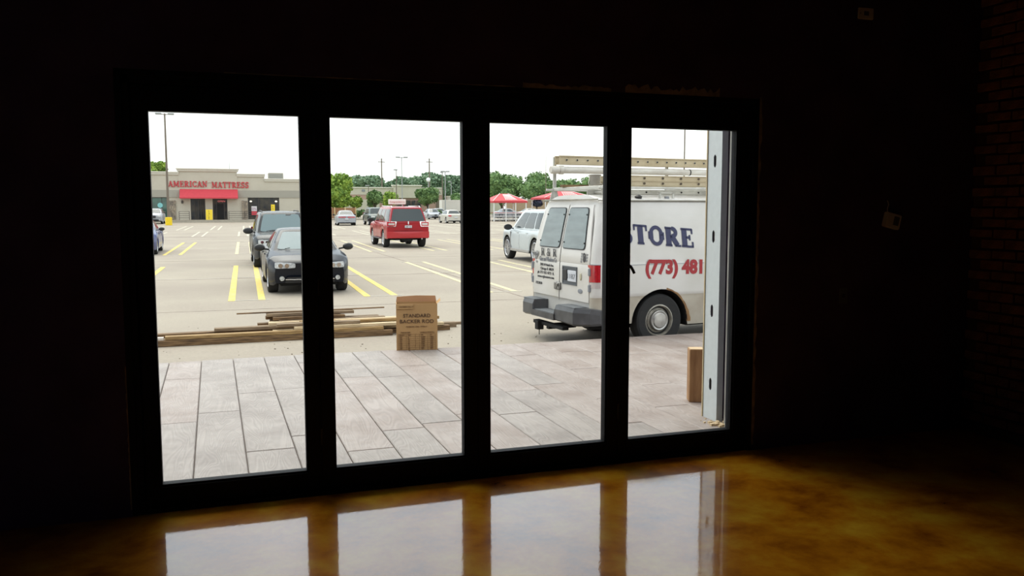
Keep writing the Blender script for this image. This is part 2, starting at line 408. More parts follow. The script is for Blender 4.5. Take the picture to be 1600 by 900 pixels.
wr = struct(MB().box(RX+.01, BY, 0, RX+.2, -.1, CZ).build('wall_right', M['mortar']), 'dim brick wall at the right')
# individual bricks, near the visible corner
bl, bh, bw = 0.196, 0.064, 0.02
bmesh_shared = []
for k in range(4):
    mb = MB(); j = lambda: random.uniform(-.003, .003)
    mb.bbox(-bw/2+j(), -bl/2+j(), -bh/2+j(), bw/2+j(), bl/2+j(), bh/2+j(), .005)
    o = mb.build('brick', M['brick'], wr); bmesh_shared.append(o.data); bpy.data.objects.remove(o)
cnt = 0; stuff = MB()
for r_ in range(46):
    zc = 0.12+0.078*r_
    for c_ in range(44):
        yc = -.1-bl/2-.004-(0.208*c_)-(0.104 if r_ % 2 else 0)
        x = RX-.004+random.uniform(-.003, .003)
        if c_ < 6 and r_ < 46 and cnt < 290:
            o = bpy.data.objects.new('brick', random.choice(bmesh_shared)); COL.objects.link(o); o.parent = wr
            o.location = (x, yc, zc); cnt += 1
        elif yc > BY+.1:
            stuff.box(x-bw/2, yc-bl/2, zc-bh/2, x+bw/2, yc+bl/2, zc+bh/2)
stuff.build('brickwork', M['brick'], wr, kind='stuff')
struct(MB().bbox(RX-.035, BY, 0, RX-.014, -.1, .075, .004).build('baseboard_right', M['baseb']))
# raw plaster edge around the opening: ragged strips, pieces proud of the wall
pl = MB()
def ragged(mb, p0, p1, w, up, n):
    p0 = Vector(p0); p1 = Vector(p1); up = Vector(up)
    vs = []; fs = []
    for i in range(n+1):
        p = p0.lerp(p1, i/n); ww = w*random.uniform(.35, 1.1)
        for q in (p, p+up*ww):
            vs += [q+Vector((0, -.006*random.uniform(.5, 1.2), 0)), q+Vector((0, .004, 0))]
    for i in range(n):
        a = i*4; fs += [(a, a+2, a+6, a+4), (a+1, a+5, a+7, a+3), (a+2, a+3, a+7, a+6), (a, a+4, a+5, a+1)]
    mb.add(vs, fs)
ragged(pl, (2.15, -.1, OZ1), (2.75, -.1, OZ1), .03, (0, 0, 1), 24)
ragged(pl, (2.85, -.1, OZ1), (3.55, -.1, OZ1), .055, (0, 0, 1), 30)
ragged(pl, (.4, -.1, OZ1), (2.1, -.1, OZ1), .005, (0, 0, 1), 60)
ragged(pl, (OX1, -.1, .04), (OX1, -.1, OZ1+.01), .022, (1, 0, 0), 50)
ragged(pl, (OX0, -.1, .04), (OX0, -.1, .85), .008, (-1, 0, 0), 40)
struct(pl.build('trim_2', M['plaster']), 'ragged unpainted plaster edge around the door opening')

# door frame (head, jambs, sill) and four folding leaves
fr = MB()
fr.box(OX0, -.075, 0, -.0885-.004, .07, OZ1); fr.box(3*PIT+W+.0885+.004, -.075, 0, OX1, .07, OZ1)
fr.box(OX0, -.075, 2.385, OX1, .07, OZ1)
fr.box(OX0, -.085, -.01, OX1, .09, .022)
fr.box(OX0, -.095, 0, OX0+.03, -.075, OZ1); fr.box(OX1-.03, -.095, 0, OX1, -.075, OZ1); fr.box(OX0, -.095, OZ1-.03, OX1, -.075, OZ1)
for i in range(5):  # stop strips added behind the leaf gaps to block light leaks
    xm = -.0885 if i == 0 else (3*PIT+W+.0885 if i == 4 else i*PIT-.0885)
    fr.box(xm-.012, .046, 0, xm+.012, .062, 2.4)
fr.box(OX0, .046, 0, OX1, .062, .06); fr.box(OX0, .046, 2.36, OX1, .062, 2.42)
struct(fr.build('trim_3', M['frame']), 'black metal frame of the folding door wall')
GZ0, GZ1 = .145, 2.245
for i in range(4):
    x0 = i*PIT; a = x0-.0885+.002; b = x0+W+.0885-.002
    mb = MB()
    mb.box(a, -.045, .03, x0-.012, .045, 2.38); mb.box(x0+W+.012, -.045, .03, b, .045, 2.38)
    mb.box(x0-.012, -.045, .03, x0+W+.012, .045, GZ0-.012); mb.box(x0-.012, -.045, GZ1+.012, x0+W+.012, .045, 2.38)
    # glazing beads, stepped in
    for (p, q, r, s) in ((x0-.012, x0, GZ0-.012, GZ1+.012), (x0+W, x0+W+.012, GZ0-.012, GZ1+.012)):
        mb.box(p, -.03, r, q, .03, s)
    mb.box(x0, -.03, GZ0-.012, x0+W, .03, GZ0); mb.box(x0, -.03, GZ1, x0+W, .03, GZ1+.012)
    leaf = struct(mb.build('door_%d' % (i+1), M['frame']), ['leftmost glazed door leaf with black frame', 'second glazed door leaf from the left', 'third glazed door leaf from the left', 'rightmost glazed door leaf with a lever handle'][i])
    MB().box(x0-.004, -.004, GZ0-.004, x0+W+.004, .004, GZ1+.004).build('pane', M['pane'], leaf)
    if i == 3:
        h = MB()
        h.bbox(x0-.055, -.056, 1.20, x0-.025, -.045, 1.42, .004)
        h.tube((x0-.04, -.05, 1.335), (x0-.04, -.1, 1.335), .010)
        h.path([(x0-.04, -.1, 1.335), (x0-.028, -.103, 1.325), (x0-.016, -.103, 1.305), (x0-.006, -.103, 1.285)], .010)
        h.build('handle', M['black'], leaf)
    for hz in (.35, 1.25, 2.1):
        if i in (0, 2):
            MB().tube((b+.001, -.052, hz-.05), (b+.001, -.052, hz+.05), .008).build('hinge', M['black'], leaf)

# small fittings on the dark wall
t = thing('thermostat_box', 'ivory electrical box hanging tilted on the dark front wall', 'electrical box', (5.017, -.1, 1.62))
R_ = Matrix.Rotation(math.radians(13), 4, 'Y')
MB().bbox(-.065, -.045, -.055, .065, 0, .055, .006, R_).build('housing', M['plate'], t)
MB().bbox(-.005, -.05, -.03, .045, -.044, .035, .003, R_).build('cover', M['grey_plastic'], t)
MB().path([(-.03, -.01, .055), (-.035, -.012, .09), (-.02, -.008, .12), (-.03, -.004, .15)], .003, 6).build('wire', M['plate'], t)
t = thing('wall_plate', 'pale rectangular cover plate high on the dark front wall', 'wall plate', (4.725, -.1, 3.085))
MB().bbox(-.065, -.014, -.04, .065, 0, .04, .004).build('plate', M['plate'], t)
MB().bbox(-.02, -.019, -.015, .02, -.013, .015, .003).build('socket', M['grey_plastic'], t)
MB().tube((-.05, -.017, 0), (-.05, -.013, 0), .004).build('screw', M['grey_plastic'], t)
t = thing('light_switch', 'dark light switch low on the front wall right of the doors', 'light switch', (4.62, -.1, 1.08))
MB().bbox(-.035, -.008, -.057, .035, 0, .057, .003).build('plate', M['grey_plastic'], t)
MB().bbox(-.008, -.018, -.014, .008, -.007, .014, .002).build('toggle', M['black'], t)

# ================================================================== PATIO OF STAMPED PLANKS
PY0, PY1 = .145, 5.03
pa = MB()
pa.box(-6, PY0, -.3, 4.2, PY1-.02, -.028); pa.box(4.2, .935, -.3, 10.5, PY1-.02, -.028)
patio = struct(pa.build('patio', M['joint']), 'patio of stamped concrete planks outside the doors')
sl = -.0135
k = -18
rnd = random.Random(3)
while k < 30:
    xa = .139+.341*k; k += 1
    y = PY0 if xa < 4.0 else .94
    first = True
    while y < PY1-.1:
        L = rnd.uniform(.6, 2.4) if first else rnd.uniform(1.6, 2.6)
        first = False
        y1 = y+L
        edge = PY1+.03*math.sin(xa*1.3)
        if edge-y1 < .5: y1 = edge
        g = .0035
        poly = [(xa+g+sl*(y-.5), y+g), (xa+.341-g+sl*(y-.5), y+g), (xa+.341-g+sl*(y1-.5), y1-g), (xa+g+sl*(y1-.5), y1-g)]
        cx = sum(p[0] for p in poly)/4; cy = sum(p[1] for p in poly)/4
        mb = MB(); h0 = -.012+rnd.uniform(-.0012, .0012)
        n = 4; ins = .006
        inner = [(px+(ins if px < cx else -ins), py+(ins if py < cy else -ins)) for px, py in poly]
        vs = [(px-cx, py-cy, -.05) for px, py in poly]+[(px-cx, py-cy, h0-.006) for px, py in poly]+[(px-cx, py-cy, h0) for px, py in inner]
        fs = [(8, 9, 10, 11)]+[(i, (i+1) % 4, 4+(i+1) % 4, 4+i) for i in range(4)]+[(4+i, 4+(i+1) % 4, 8+(i+1) % 4, 8+i) for i in range(4)]
        mb.add(vs, fs)
        o = mb.build('plank', M['stamp_p'] if (cx > 2.6+rnd.uniform(-1.6, 1.6) or rnd.random() < .12) else M['stamp'], patio)
        o.location = (cx, cy, 0)
        y = y1

# ================================================================== PARKING LOT
lot = struct(MB().add([(-90, PY1-.2, gz(PY1-.2)), (150, PY1-.2, gz(PY1-.2)), (150, 160, gz(160)), (-90, 160, gz(160)), (-90, PY1-.2, -1.2), (150, PY1-.2, -1.2), (150, 160, -1.2), (-90, 160, -1.2)],
      [(0, 1, 2, 3), (4, 7, 6, 5), (0, 4, 5, 1), (2, 6, 7, 3)]).build('parking_lot', M['lot']), 'pale concrete parking lot with worn yellow bay lines')
struct(MB().add([(-250, 160, gz(160)-.01), (350, 160, gz(160)-.01), (350, 420, gz(160)+1), (-250, 420, gz(160)+1)], [(0, 1, 2, 3)]).build('verge', M['grass']), 'grassy ground beyond the lot')
M['str1'] = mat('bay_line_yellow', (0.78, 0.60, 0.10), 0.8, col2=(0.62, 0.50, 0.20), vscale=7)
M['str2'] = mat('bay_line_worn', (0.66, 0.58, 0.30), 0.8, col2=(0.48, 0.43, 0.32), vscale=5)
M['str3'] = mat('bay_line_faded', (0.60, 0.56, 0.42), 0.8, col2=(0.46, 0.42, 0.34), vscale=4)
M['str4'] = mat('white_repaint_line', (0.62, 0.58, 0.50), 0.8, col2=(0.45, 0.41, 0.35), vscale=4)
M['tar'] = mat('joint_tar', (0.12, 0.075, 0.06), 0.9, col2=(0.28, 0.22, 0.18), vscale=2)
def strip(name, x0, y0, x1, y1, w, m, up=.006):
    d = Vector((x1-x0, y1-y0)).normalized(); nn = Vector((-d.y, d.x))*w/2
    P = [(x0+nn.x, y0+nn.y), (x0-nn.x, y0-nn.y), (x1-nn.x, y1-nn.y), (x1+nn.x, y1+nn.y)]
    vs = [(a, b, gz(b)-.002) for a, b in P]+[(a, b, gz(b)+up) for a, b in P]
    return MB().add(vs, [(4, 5, 6, 7), (0, 1, 5, 4), (1, 2, 6, 5), (2, 3, 7, 6), (3, 0, 4, 7)]).build(name, m, lot)
rows = [(13.1, 23.7, .86, 2.8, -3, 9, 'str1', .14, .60), (30.4, 41.8, 1.17, 2.70, -5, 13, 'str1', .13, .58), (50.3, 59.5, 1.5, 2.72, -7, 14, 'str3', .12, .56),
        (64.2, 76.5, -.35, 2.45, -6, 17, 'str3', .12, .55), (62.5, 80, 40, 2.7, 0, 1, 'str3', .1, .5), (84, 92, 16, 2.8, 0, 10, 'str3', .12, .5)]
for (y0, y1, c, sp, k0, k1, mm, w, gap) in rows:
    for k in range(k0, k1):
        xc = c+sp*k+(0 if k < 1 or y0 != 13.1 else 0)
        m_ = M['str2'] if (k > 1 and mm == 'str1') or (y0 == 30.4 and k > -1) else M[mm]
        for s in (-1, 1):
            xx = xc+s*gap/2
            strip('bay_line', xx-.02*(y1-y0)/2-.0, y0, xx+.02*(y1-y0)/2, y1, w, m_)
        if y0 < 40:
            for yy in (y0+.02, y1-.02, (y0+y1)/2+.4):
                strip('cross_line', xc-gap/2-.05, yy, xc+gap/2+.05, yy+.01, .05, M['str4'], .009)
strip('white_line', -8, 18.9, .2, 18.8, .05, M['str4'], .004)
strip('white_line', 6.9, 17.6, 12, 17.3, .05, M['str4'], .004)
strip('white_line', -6, 35.0, .8, 35.2, .05, M['str4'], .004)
for (a, b, c_, d_, w) in ((-60, 50.6, 60, 48.2, .28), (-60, 46.5, 60, 44.5, .06), (-30, 19.1, 30, 18.4, .035), (-60, 84, 60, 82, .12), (-30, 11.4, 30, 11.7, .02), (-30, 26.6, 30, 26.4, .04), (6.5, 5, 6.1, 50, .03)):
    strip('joint', a, b, c_, d_, w, M['tar'], .003)
# debris on the concrete near the lumber and below the van
db = MB(); rr = random.Random(5)
for i in range(130):
    x = rr.uniform(-1.5, 7); y = rr.uniform(5.2, 7.3) if rr.random() < .6 else rr.uniform(5.2, 9.5)
    s_ = rr.uniform(.003, .011); Mx = Matrix.Translation((x, y, gz(y)+s_*.4)) @ Matrix.Rotation(rr.uniform(0, 3), 4, 'Z')
    db.box(-s_, -s_*.6, -s_*.5, s_, s_*.6, s_*.5, Mx)
tag(db.build('debris', mat('crumbs', (.16, .12, .08), .9)), 'dark crumbs of dirt scattered on the lot by the patio edge', 'debris', kind='stuff')

# ================================================================== THINGS ON THE PATIO EDGE
# cardboard box
cb_ = thing('cardboard_box', 'open cardboard carton printed STANDARD BACKER ROD at the patio edge', 'box', (2.56, 4.93, -.012), math.radians(-11))
bw2, bd, bh2, th = .25, .26, .57, .006
MB().box(-bw2, 0, 0, bw2, th, bh2).build('front_panel', M['cardboard'], cb_)
MB().box(-bw2, bd-th, 0, bw2, bd, bh2).build('back_panel', M['cardboard'], cb_)
MB().box(-bw2, th, 0, -bw2+th, bd-th, bh2).build('side_panel', M['cardboard'], cb_)
MB().box(bw2-th, th, 0, bw2, bd-th, bh2).build('side_panel', M['cardboard'], cb_)
MB().box(-bw2+th, th, 0, bw2-th, bd-th, th).build('bottom_panel', M['cardboard'], cb_)
fl = MB(); fl.add([(-bw2, bd, bh2), (bw2, bd, bh2), (bw2-.01, bd+.03, .640), (.0, bd+.034, .645), (-bw2+.01, bd+.03, .632), (-bw2, bd-th, bh2), (bw2, bd-th, bh2), (bw2-.01, bd+.03-th, .640), (0, bd+.028, .645), (-bw2+.01, bd+.03-th, .632)],
     [(0, 1, 2, 3, 4), (9, 8, 7, 6, 5), (0, 5, 6, 1), (1, 6, 7, 2), (2, 7, 8, 3), (3, 8, 9, 4), (4, 9, 5, 0)])
fl.build('flap', M['cardin'], cb_)
fl = MB(); fl.add([(-bw2, -.001, bh2), (-.04, -.001, bh2), (-.04, -.004, .51), (-bw2+.004, -.004, .51), (-bw2, -.008, bh2), (-.04, -.008, bh2), (-.04, -.012, .51), (-bw2+.004, -.012, .51)], [(0, 1, 2, 3), (4, 7, 6, 5), (0, 4, 5, 1), (1, 5, 6, 2), (2, 6, 7, 3), (3, 7, 4, 0)])
fl.build('flap', M['cardboard'], cb_)
fl = MB(); fl.add([(bw2, 0, bh2), (bw2, bd, bh2), (bw2+.045, bd*.8, bh2+.05), (bw2+.04, .04, bh2+.03), (bw2-.006, 0, bh2-.002), (bw2-.006, bd, bh2-.002), (bw2+.042, bd*.8, bh2+.046), (bw2+.036, .04, bh2+.026)], [(0, 1, 2, 3), (4, 7, 6, 5), (0, 4, 5, 1), (1, 5, 6, 2), (2, 6, 7, 3), (3, 7, 4, 0)])
fl.build('flap', M['cardboard'], cb_)
fT = lambda x, z: basis((x, -.003, z), (1, 0, 0), (0, 0, 1))
text('print', 'STANDARD', .062, M['ink'], cb_, fT(-.165, .405), .33)
text('print', 'BACKER ROD', .062, M['ink'], cb_, fT(-.205, .335), .41)
text('print', 'MEMBER No. P', .022, M['ink_l'], cb_, basis((-.215, -.014, .53), (1, 0, 0), (0, 0, 1)), .17)
text('print', 'MADE IN  USA  TYPE M', .022, M['ink_l'], cb_, fT(-.13, .283), .25)
text('print', 'THICKNESS', .022, M['ink_l'], cb_, fT(-.2, .212), .12)
text('print', 'LINEAR FT/CTN', .022, M['ink_l'], cb_, fT(.04, .212), .17)
for cx_, rows_ in ((-.21, ['INCH', '1/4', '3/8', '1/2', '5/8', '3/4', '7/8']), (-.11, ['MM', '6', '10', '13', '16', '19', '22']), (.05, ['FT', '6400', '3600', '2500', '1550', '1100', '850']), (.16, ['M', '1950', '1097', '762', '472', '335', '259'])):
    for q, s_ in enumerate(rows_):
        text('print', s_, .024, M['ink_l'], cb_, fT(cx_, .18-.027*q))
g_ = MB()
for z_ in [.198-.027*q for q in range(8)]: g_.box(-.225, -.0025, z_-.001, .225, -.0005, z_+.001)
for x_ in (-.225, -.13, -.02, .03, .13, .225): g_.box(x_-.001, -.0025, .01, x_+.001, -.0005, .2)
g_.build('print_table', M['ink_l'], cb_)

# lumber: every board is its own thing
LUM = 'salvaged boards in the lumber pile'
def board(x0, y0, x1, y1, z, w, t_, m, label, dz=0):
    L = math.hypot(x1-x0, y1-y0); a = math.atan2(y1-y0, x1-x0)
    mb = MB(); n = 6; r3 = random.Random(int((x0*31+y0*77+z*190)*100))
    vs = []; fs = []
    for i in range(n+1):
        x = -L/2+L*i/n; bz = r3.uniform(-.002, .002); by = r3.uniform(-.003, .003)
        b_ = .004
        for (py, pz) in ((-w/2, b_), (-w/2, t_-b_), (-w/2+b_, t_), (w/2-b_, t_), (w/2, t_-b_), (w/2, b_), (w/2-b_, 0), (-w/2+b_, 0)):
            vs.append((x, py+by, pz+bz))
    for i in range(n):
        for q in range(8): fs.append((i*8+q, i*8+(q+1) % 8, i*8+8+(q+1) % 8, i*8+8+q))
    fs += [tuple(range(8)), tuple(n*8+q for q in range(7, -1, -1))]
    mb.add(vs, fs)
    o = mb.build('board', M[m]); o.location = ((x0+x1)/2, (y0+y1)/2, z); o.rotation_euler = (0, -math.atan2(dz, L), a)
    tag(o, label, 'board', LUM); return o
g0 = -.212
tg = .05
B = []
boards = [
 # front low stack (bottom boards along the front)
 (-1.15, 7.55, 2.75, 7.62, g0, .14, .085, 'wood_brown', 'long brown timber at the bottom front of the lumber pile'),
 (1.30, 7.76, 3.72, 7.88, g0, .13, .08, 'wood_brown', 'dark timber behind the bottom front one, ending right of the carton'),
 (-1.1, 7.72, 1.28, 7.76, g0, .13, .085, 'wood_grey', 'grey bottom timber at the left end of the pile behind the front one'),
 (-1.2, 7.90, 2.6, 7.98, g0, .14, .085, 'wood_brown', 'brown bottom timber under the middle of the lumber pile'),
 (.3, 8.07, 3.9, 8.16, g0, .13, .085, 'wood_grey', 'grey bottom timber at the back of the pile'),
 (.75, 8.24, 3.6, 8.32, g0, .13, .085, 'wood_brown', 'brown bottom timber at the far back of the pile'),
 # second layer
 (-1.05, 7.57, -.49, 7.58, g0+.087, .09, .04, 'wood_white', 'short white painted board end at the far left of the pile'),
 (-.47, 7.58, 2.62, 7.65, g0+.087, .13, .05, 'wood_tan', 'long yellow tan plank on top of the front brown timber'),
 (1.0, 7.76, 3.62, 7.86, g0+.087, .12, .045, 'wood_pale', 'pale plank on the second layer ending right of the carton'),
 (-1.15, 7.86, 1.9, 7.94, g0+.087, .14, .05, 'wood_brown', 'brown plank reaching the left edge on the second layer'),
 (.85, 8.03, 3.55, 8.10, g0+.087, .13, .05, 'wood_grey', 'grey plank on the second layer at the middle of the pile'),
 (.8, 8.21, 3.3, 8.27, g0+.087, .12, .05, 'wood_brown', 'brown plank on the second layer at the back of the pile'),
 # third layer
 (1.3, 7.66, 3.45, 7.74, g0+.14, .12, .045, 'wood_pale', 'pale plank on the third layer behind the carton'),
 (.18, 7.86, 2.55, 7.93, g0+.139, .13, .05, 'wood_grey', 'whitish grey plank starting left of the middle on the third layer'),
 (1.0, 8.04, 3.35, 8.11, g0+.139, .12, .05, 'wood_white', 'light plank on the third layer running behind the carton'),
 (.80, 8.22, 2.4, 8.27, g0+.139, .12, .05, 'wood_brown', 'dark plank on the third layer with its left end sticking out'),
 # fourth
 (1.4, 7.84, 1.93, 7.86, g0+.191, .11, .05, 'wood_tan', 'short tan board on the fourth layer with a sawn right end'),
 (1.1, 8.02, 2.72, 8.07, g0+.191, .12, .05, 'wood_grey', 'grey board on the fourth layer ending before the carton'),
 (.98, 8.20, 2.65, 8.25, g0+.191, .12, .05, 'wood_grey', 'weathered board at the back of the fourth layer'),
 (1.02, 8.06, 2.1, 8.10, g0+.243, .11, .045, 'wood_brown', 'brown board on the fifth layer, front of two'),
 (.92, 8.21, 2.05, 8.25, g0+.243, .11, .05, 'wood_brown', 'brown board on the fifth layer, rear of two'),
 (.93, 8.14, 2.25, 8.19, g0+.295, .12, .045, 'wood_grey', 'wide grey board near the top of the pile'),
 (.50, 8.16, 2.75, 8.27, g0+.342, .055, .018, 'wood_brown', 'thin brown lath lying topmost on the pile'),
 (.95, 7.96, 3.4, 8.0, g0+.191, .15, .04, 'wood_pale', 'wide pale plank on the fourth layer passing behind the carton'),
 (1.05, 7.72, 2.28, 7.75, g0+.187, .13, .045, 'wood_grey', 'grey board on the fourth layer above the front planks'),
 (2.0, 7.82, 3.55, 7.9, g0+.187, .12, .045, 'wood_tan', 'tan board on the fourth layer sticking out right of the carton'),
 (3.3, 8.36, 4.10, 8.42, g0+.005, .08, .04, 'wood_grey', 'loose grey board lying on the ground at the right end'),
]
for b_ in boards: board(*b_)
wire = MB(); rw = random.Random(4); pts = []
for i in range(60):
    a = i*.45; r_ = .10+.03*math.sin(i*1.7)
    pts.append((3.45+r_*math.cos(a)*.6+.05*math.sin(i*.3), 8.14+.06*math.sin(a*1.3), -.212+.40+ .11*math.sin(a)))
wire.path(pts, .0028, 4)
tag(wire.build('wire_tangle', mat('rusty_wire', (.30, .22, .16), .7)), 'loose tangle of thin wire on the right end of the lumber pile', 'wire')
# wooden block by the stud
t = thing('wood_block', 'upright chunky timber offcut standing on the patio by the steel stud', 'wood block', (4.345, 1.44, -.012), math.radians(-22))
MB().bbox(-.066, -.07, 0, .066, .07, .475, .006).build('timber', mat('block_wood', (.42, .24, .11), .85, col2=(.27, .14, .06), vscale=3, stretch=(5, 5, 1), bump=.3, bscale=8), t)
MB().box(-.060, -.064, .475, .060, .064, .478).build('cut_end', mat('block_end', (.68, .50, .30), .85, var=.2), t)

# steel studs outside the right jamb
def stud(label, x, y0, y1, m, z0, z1, flange=.055, slots=True):
    t = thing('steel_stud', label, 'metal stud', (x, y0, z0), group=None)
    w = y1-y0; H = z1-z0; tk = .004
    web = MB(); zs = []
    if slots:
        sz = .10; sw = .036; first = .292; step = .603
        z = 0
        cs = [first+step*k for k in range(12) if first+step*k+sz < H]
        ym = w/2
        for c_ in cs:
            web.box(0, 0, z, tk, w, c_-sz/2); web.box(0, 0, c_-sz/2, tk, ym-sw/2, c_+sz/2); web.box(0, ym+sw/2, c_-sz/2, tk, w, c_+sz/2)
            # chamfered slot corners
            for sy in (-1, 1):
                for szz in (-1, 1):
                    yy = ym+sy*sw/2; zz = c_+szz*sz/2
                    web.prism([(yy, zz), (yy-sy*.012, zz), (yy, zz-szz*.016)], lambda a, b, d: Vector((d, a, b)), tk)
            z = c_+sz/2
        web.box(0, 0, z, tk, w, H)
    else: web.box(0, 0, 0, tk, w, H)
    web.build('web', m, t)
    for y_ in (0, w-tk):
        MB().box(tk, y_, 0, flange, y_+tk, H).build('flange', m, t)
    MB().box(flange-tk, tk, 0, flange, .018, H).box(flange-tk, w-.018, 0, flange, w-tk, H).build('lip', m, t)
    return t
stud('bright slotted galvanised steel stud standing outside the right door leaf', 4.105, .715, .915, M['steel'], -.012, 3.6)
stud('darker grey steel stud between the slotted stud and the door jamb', 4.10, .48, .60, M['steel_dark'], -.012, 3.6, slots=False)
t = MB().box(4.098, .918, -.012, 4.20, .930, 3.6)
tag(t.build('sheathing_board', mat('beige_sheathing', (.62, .50, .30), .9, var=.2)), 'thin beige sheathing board edge along the outer side of the slotted stud', 'board')
ft = MB(); rf = random.Random(8)
for i in range(40):
    x = rf.gauss(4.06, .035); y = rf.gauss(.62, .08); s_ = rf.uniform(.004, .014)
    ft.box(x-s_, y-s_, -.013, x+s_, y+s_, -.013+s_*1.5)
tag(ft.build('sawdust', mat('sawdust', (.62, .48, .30), .95)), 'small heap of pale rubble at the foot of the steel studs', 'rubble', kind='stuff')
t = MB().bbox(4.02, .40, -.012, 4.08, .47, .10, .01)
tag(t.build('foam_block', mat('white_foam', (.6, .62, .6), .9, var=.2, bump=.5)), 'small whitish foam block on the patio at the right door corner', 'block')

# ================================================================== VEHICLES
def lerp(a, b, t): return a+(b-a)*t
def interp(P, x):
    if x <= P[0][0]: return P[0][1]
    for (x0, z0), (x1, z1) in zip(P[:-1], P[1:]):
        if x <= x1:
            return lerp(z0, z1, (x-x0)/(x1-x0))
    return P[-1][1]
def round_outline(quad, r=.18, n=4):
    # quad corners in (a,b); returns a rounded outline
    out = []
    for i in range(4):
        p = Vector(quad[i]); a = Vector(quad[i-1]); b = Vector(quad[(i+1) % 4])
        p0 = p+(a-p)*r*min(1, 1); p1 = p+(b-p)*r
        for k in range(n+1):
            t = k/n; out.append(tuple((1-t)**2*p0+2*t*(1-t)*p+t*t*p1))
    return out
def patch(fn, outline, off, thick=.006, rings=4):
    # skin following fn(a,b)->3D, filled from the outline inwards, pushed out along the local normal
    c = Vector((sum(p[0] for p in outline)/len(outline), sum(p[1] for p in outline)/len(outline)))
    def P(q, o):
        a, b = q; e_ = .004
        p = fn(a, b); du = fn(a+e_, b)-fn(a-e_, b); dv = fn(a, b+e_)-fn(a, b-e_)
        nn = du.cross(dv)
        if nn.length < 1e-12: nn = Vector((0, 0, 1))
        return p+nn.normalized()*o
    mb = MB(); n = len(outline); vs = []
    dens = []
    for i in range(n):
        dens.append(outline[i])
    for r_ in range(rings):
        f = 1-r_/rings
        for q in dens: vs.append(P(c+(Vector(q)-c)*f, off))
    vs.append(P(c, off))
    back = len(vs)
    for q in dens: vs.append(P(q, off-thick))
    fs = []
    for r_ in range(rings-1):
        for i in range(n):
            j = (i+1) % n; fs.append((r_*n+i, r_*n+j, (r_+1)*n+j, (r_+1)*n+i))
    k = (rings-1)*n
    for i in range(n): fs.append((k+i, k+(i+1) % n, rings*n))
    for i in range(n):
        j = (i+1) % n; fs.append((i, back+i, back+j, j))
    return mb.add(vs, fs)
def subdiv(poly, m=3):
    out = []
    for i in range(len(poly)):
        a = Vector(poly[i]); b = Vector(poly[(i+1) % len(poly)])
        for k in range(m): out.append(tuple(a.lerp(b, k/m)))
    return out
def ro(quad, r=.12, n=3, m=2): return subdiv(round_outline(quad, r, n), m)

RIMS = {}
def wheel(parent, x, y, r, w, side, spokes=7, rimr=.68, capstyle=False, steer=0):
    Mx = Matrix.Translation((x, y, r)) @ Matrix.Rotation(steer, 4, 'Z') @ (Matrix.Rotation(PI, 4, 'Z') if side > 0 else Matrix.Identity(4))
    # outward face is -y before the flip
    h = w/2; rr_ = r*rimr
    prof = [(rr_*.97, h*.55), (rr_, h*.9), (r*.9, h), (r*.975, h*.86), (r, h*.6), (r, h*.2), (r*.992, h*.17), (r*.992, h*.1), (r, h*.07), (r, -h*.07), (r*.992, -h*.1), (r*.992, -h*.17), (r, -h*.2), (r, -h*.6), (r*.975, -h*.86), (r*.9, -h), (rr_, -h*.9), (rr_*.97, -h*.55)]
    t_ = MB().lathe(prof, 32, 'Y', Mx)
    tire = t_.build('wheel', M['rubber'], parent, smooth=35)
    d = MB().lathe([(0.0, -h*.1), (rr_*.97, -h*.15), (rr_*.97, -h*.1), (0, -h*.02)], 20, 'Y', Mx)
    d.build('brake_disc', M['under'], tire)
    rm = MB()
    rm.lathe([(rr_*.97, -h*.5), (rr_*1.01, -h*.9), (rr_*.94, -h*.95), (rr_*.88, -h*.7), (rr_*.88, -h*.4)], 28, 'Y', Mx)
    if capstyle:
        rm.lathe([(rr_*.9, -h*.45), (rr_*.8, -h*.5), (rr_*.66, -h*.75), (rr_*.62, -h*.6)], 28, 'Y', Mx)
        rm.build('rim', M['steelrim'], tire, smooth=35)
        MB().lathe([(rr_*.63, -h*.55), (rr_*.63, -h*.98), (rr_*.58, -h*1.05), (rr_*.50, -h*1.0), (rr_*.42, -h*1.12), (0.0, -h*1.16)], 28, 'Y', Mx).build('hub_cap', M['hubcap'], tire, smooth=35)
    else:
        rm.lathe([(rr_*.2, -h*.4), (rr_*.2, -h*.72), (0, -h*.76)], 14, 'Y', Mx)
        for k in range(spokes):
            a = 2*PI*k/spokes; Mr = Mx @ Matrix.Rotation(a, 4, 'Y')
            for q in (-1, 1):
                rm.add([Mr @ Vector(p) for p in [(q*.008-.012, -h*.74, rr_*.1), (q*.008+.012, -h*.74, rr_*.1), (q*r*.13+.014, -h*.82, rr_*.93), (q*r*.13-.014, -h*.82, rr_*.93),
                      (q*.008-.012, -h*.5, rr_*.1), (q*.008+.012, -h*.5, rr_*.1), (q*r*.13+.014, -h*.5, rr_*.93), (q*r*.13-.014, -h*.5, rr_*.93)]],
                      [(0, 1, 2, 3), (7, 6, 5, 4), (0, 4, 5, 1), (1, 5, 6, 2), (2, 6, 7, 3), (3, 7, 4, 0)])
        rm.build('rim', M['rim'], tire, smooth=35)
    return tire
M['steelrim'] = mat('painted_steel_rim', (.42, .39, .33), .5, metal=.4, var=.5, vscale=12)
M['hubcap'] = mat('dull_hub_cap', (.50, .48, .45), .38, metal=.7, var=.3, vscale=8)

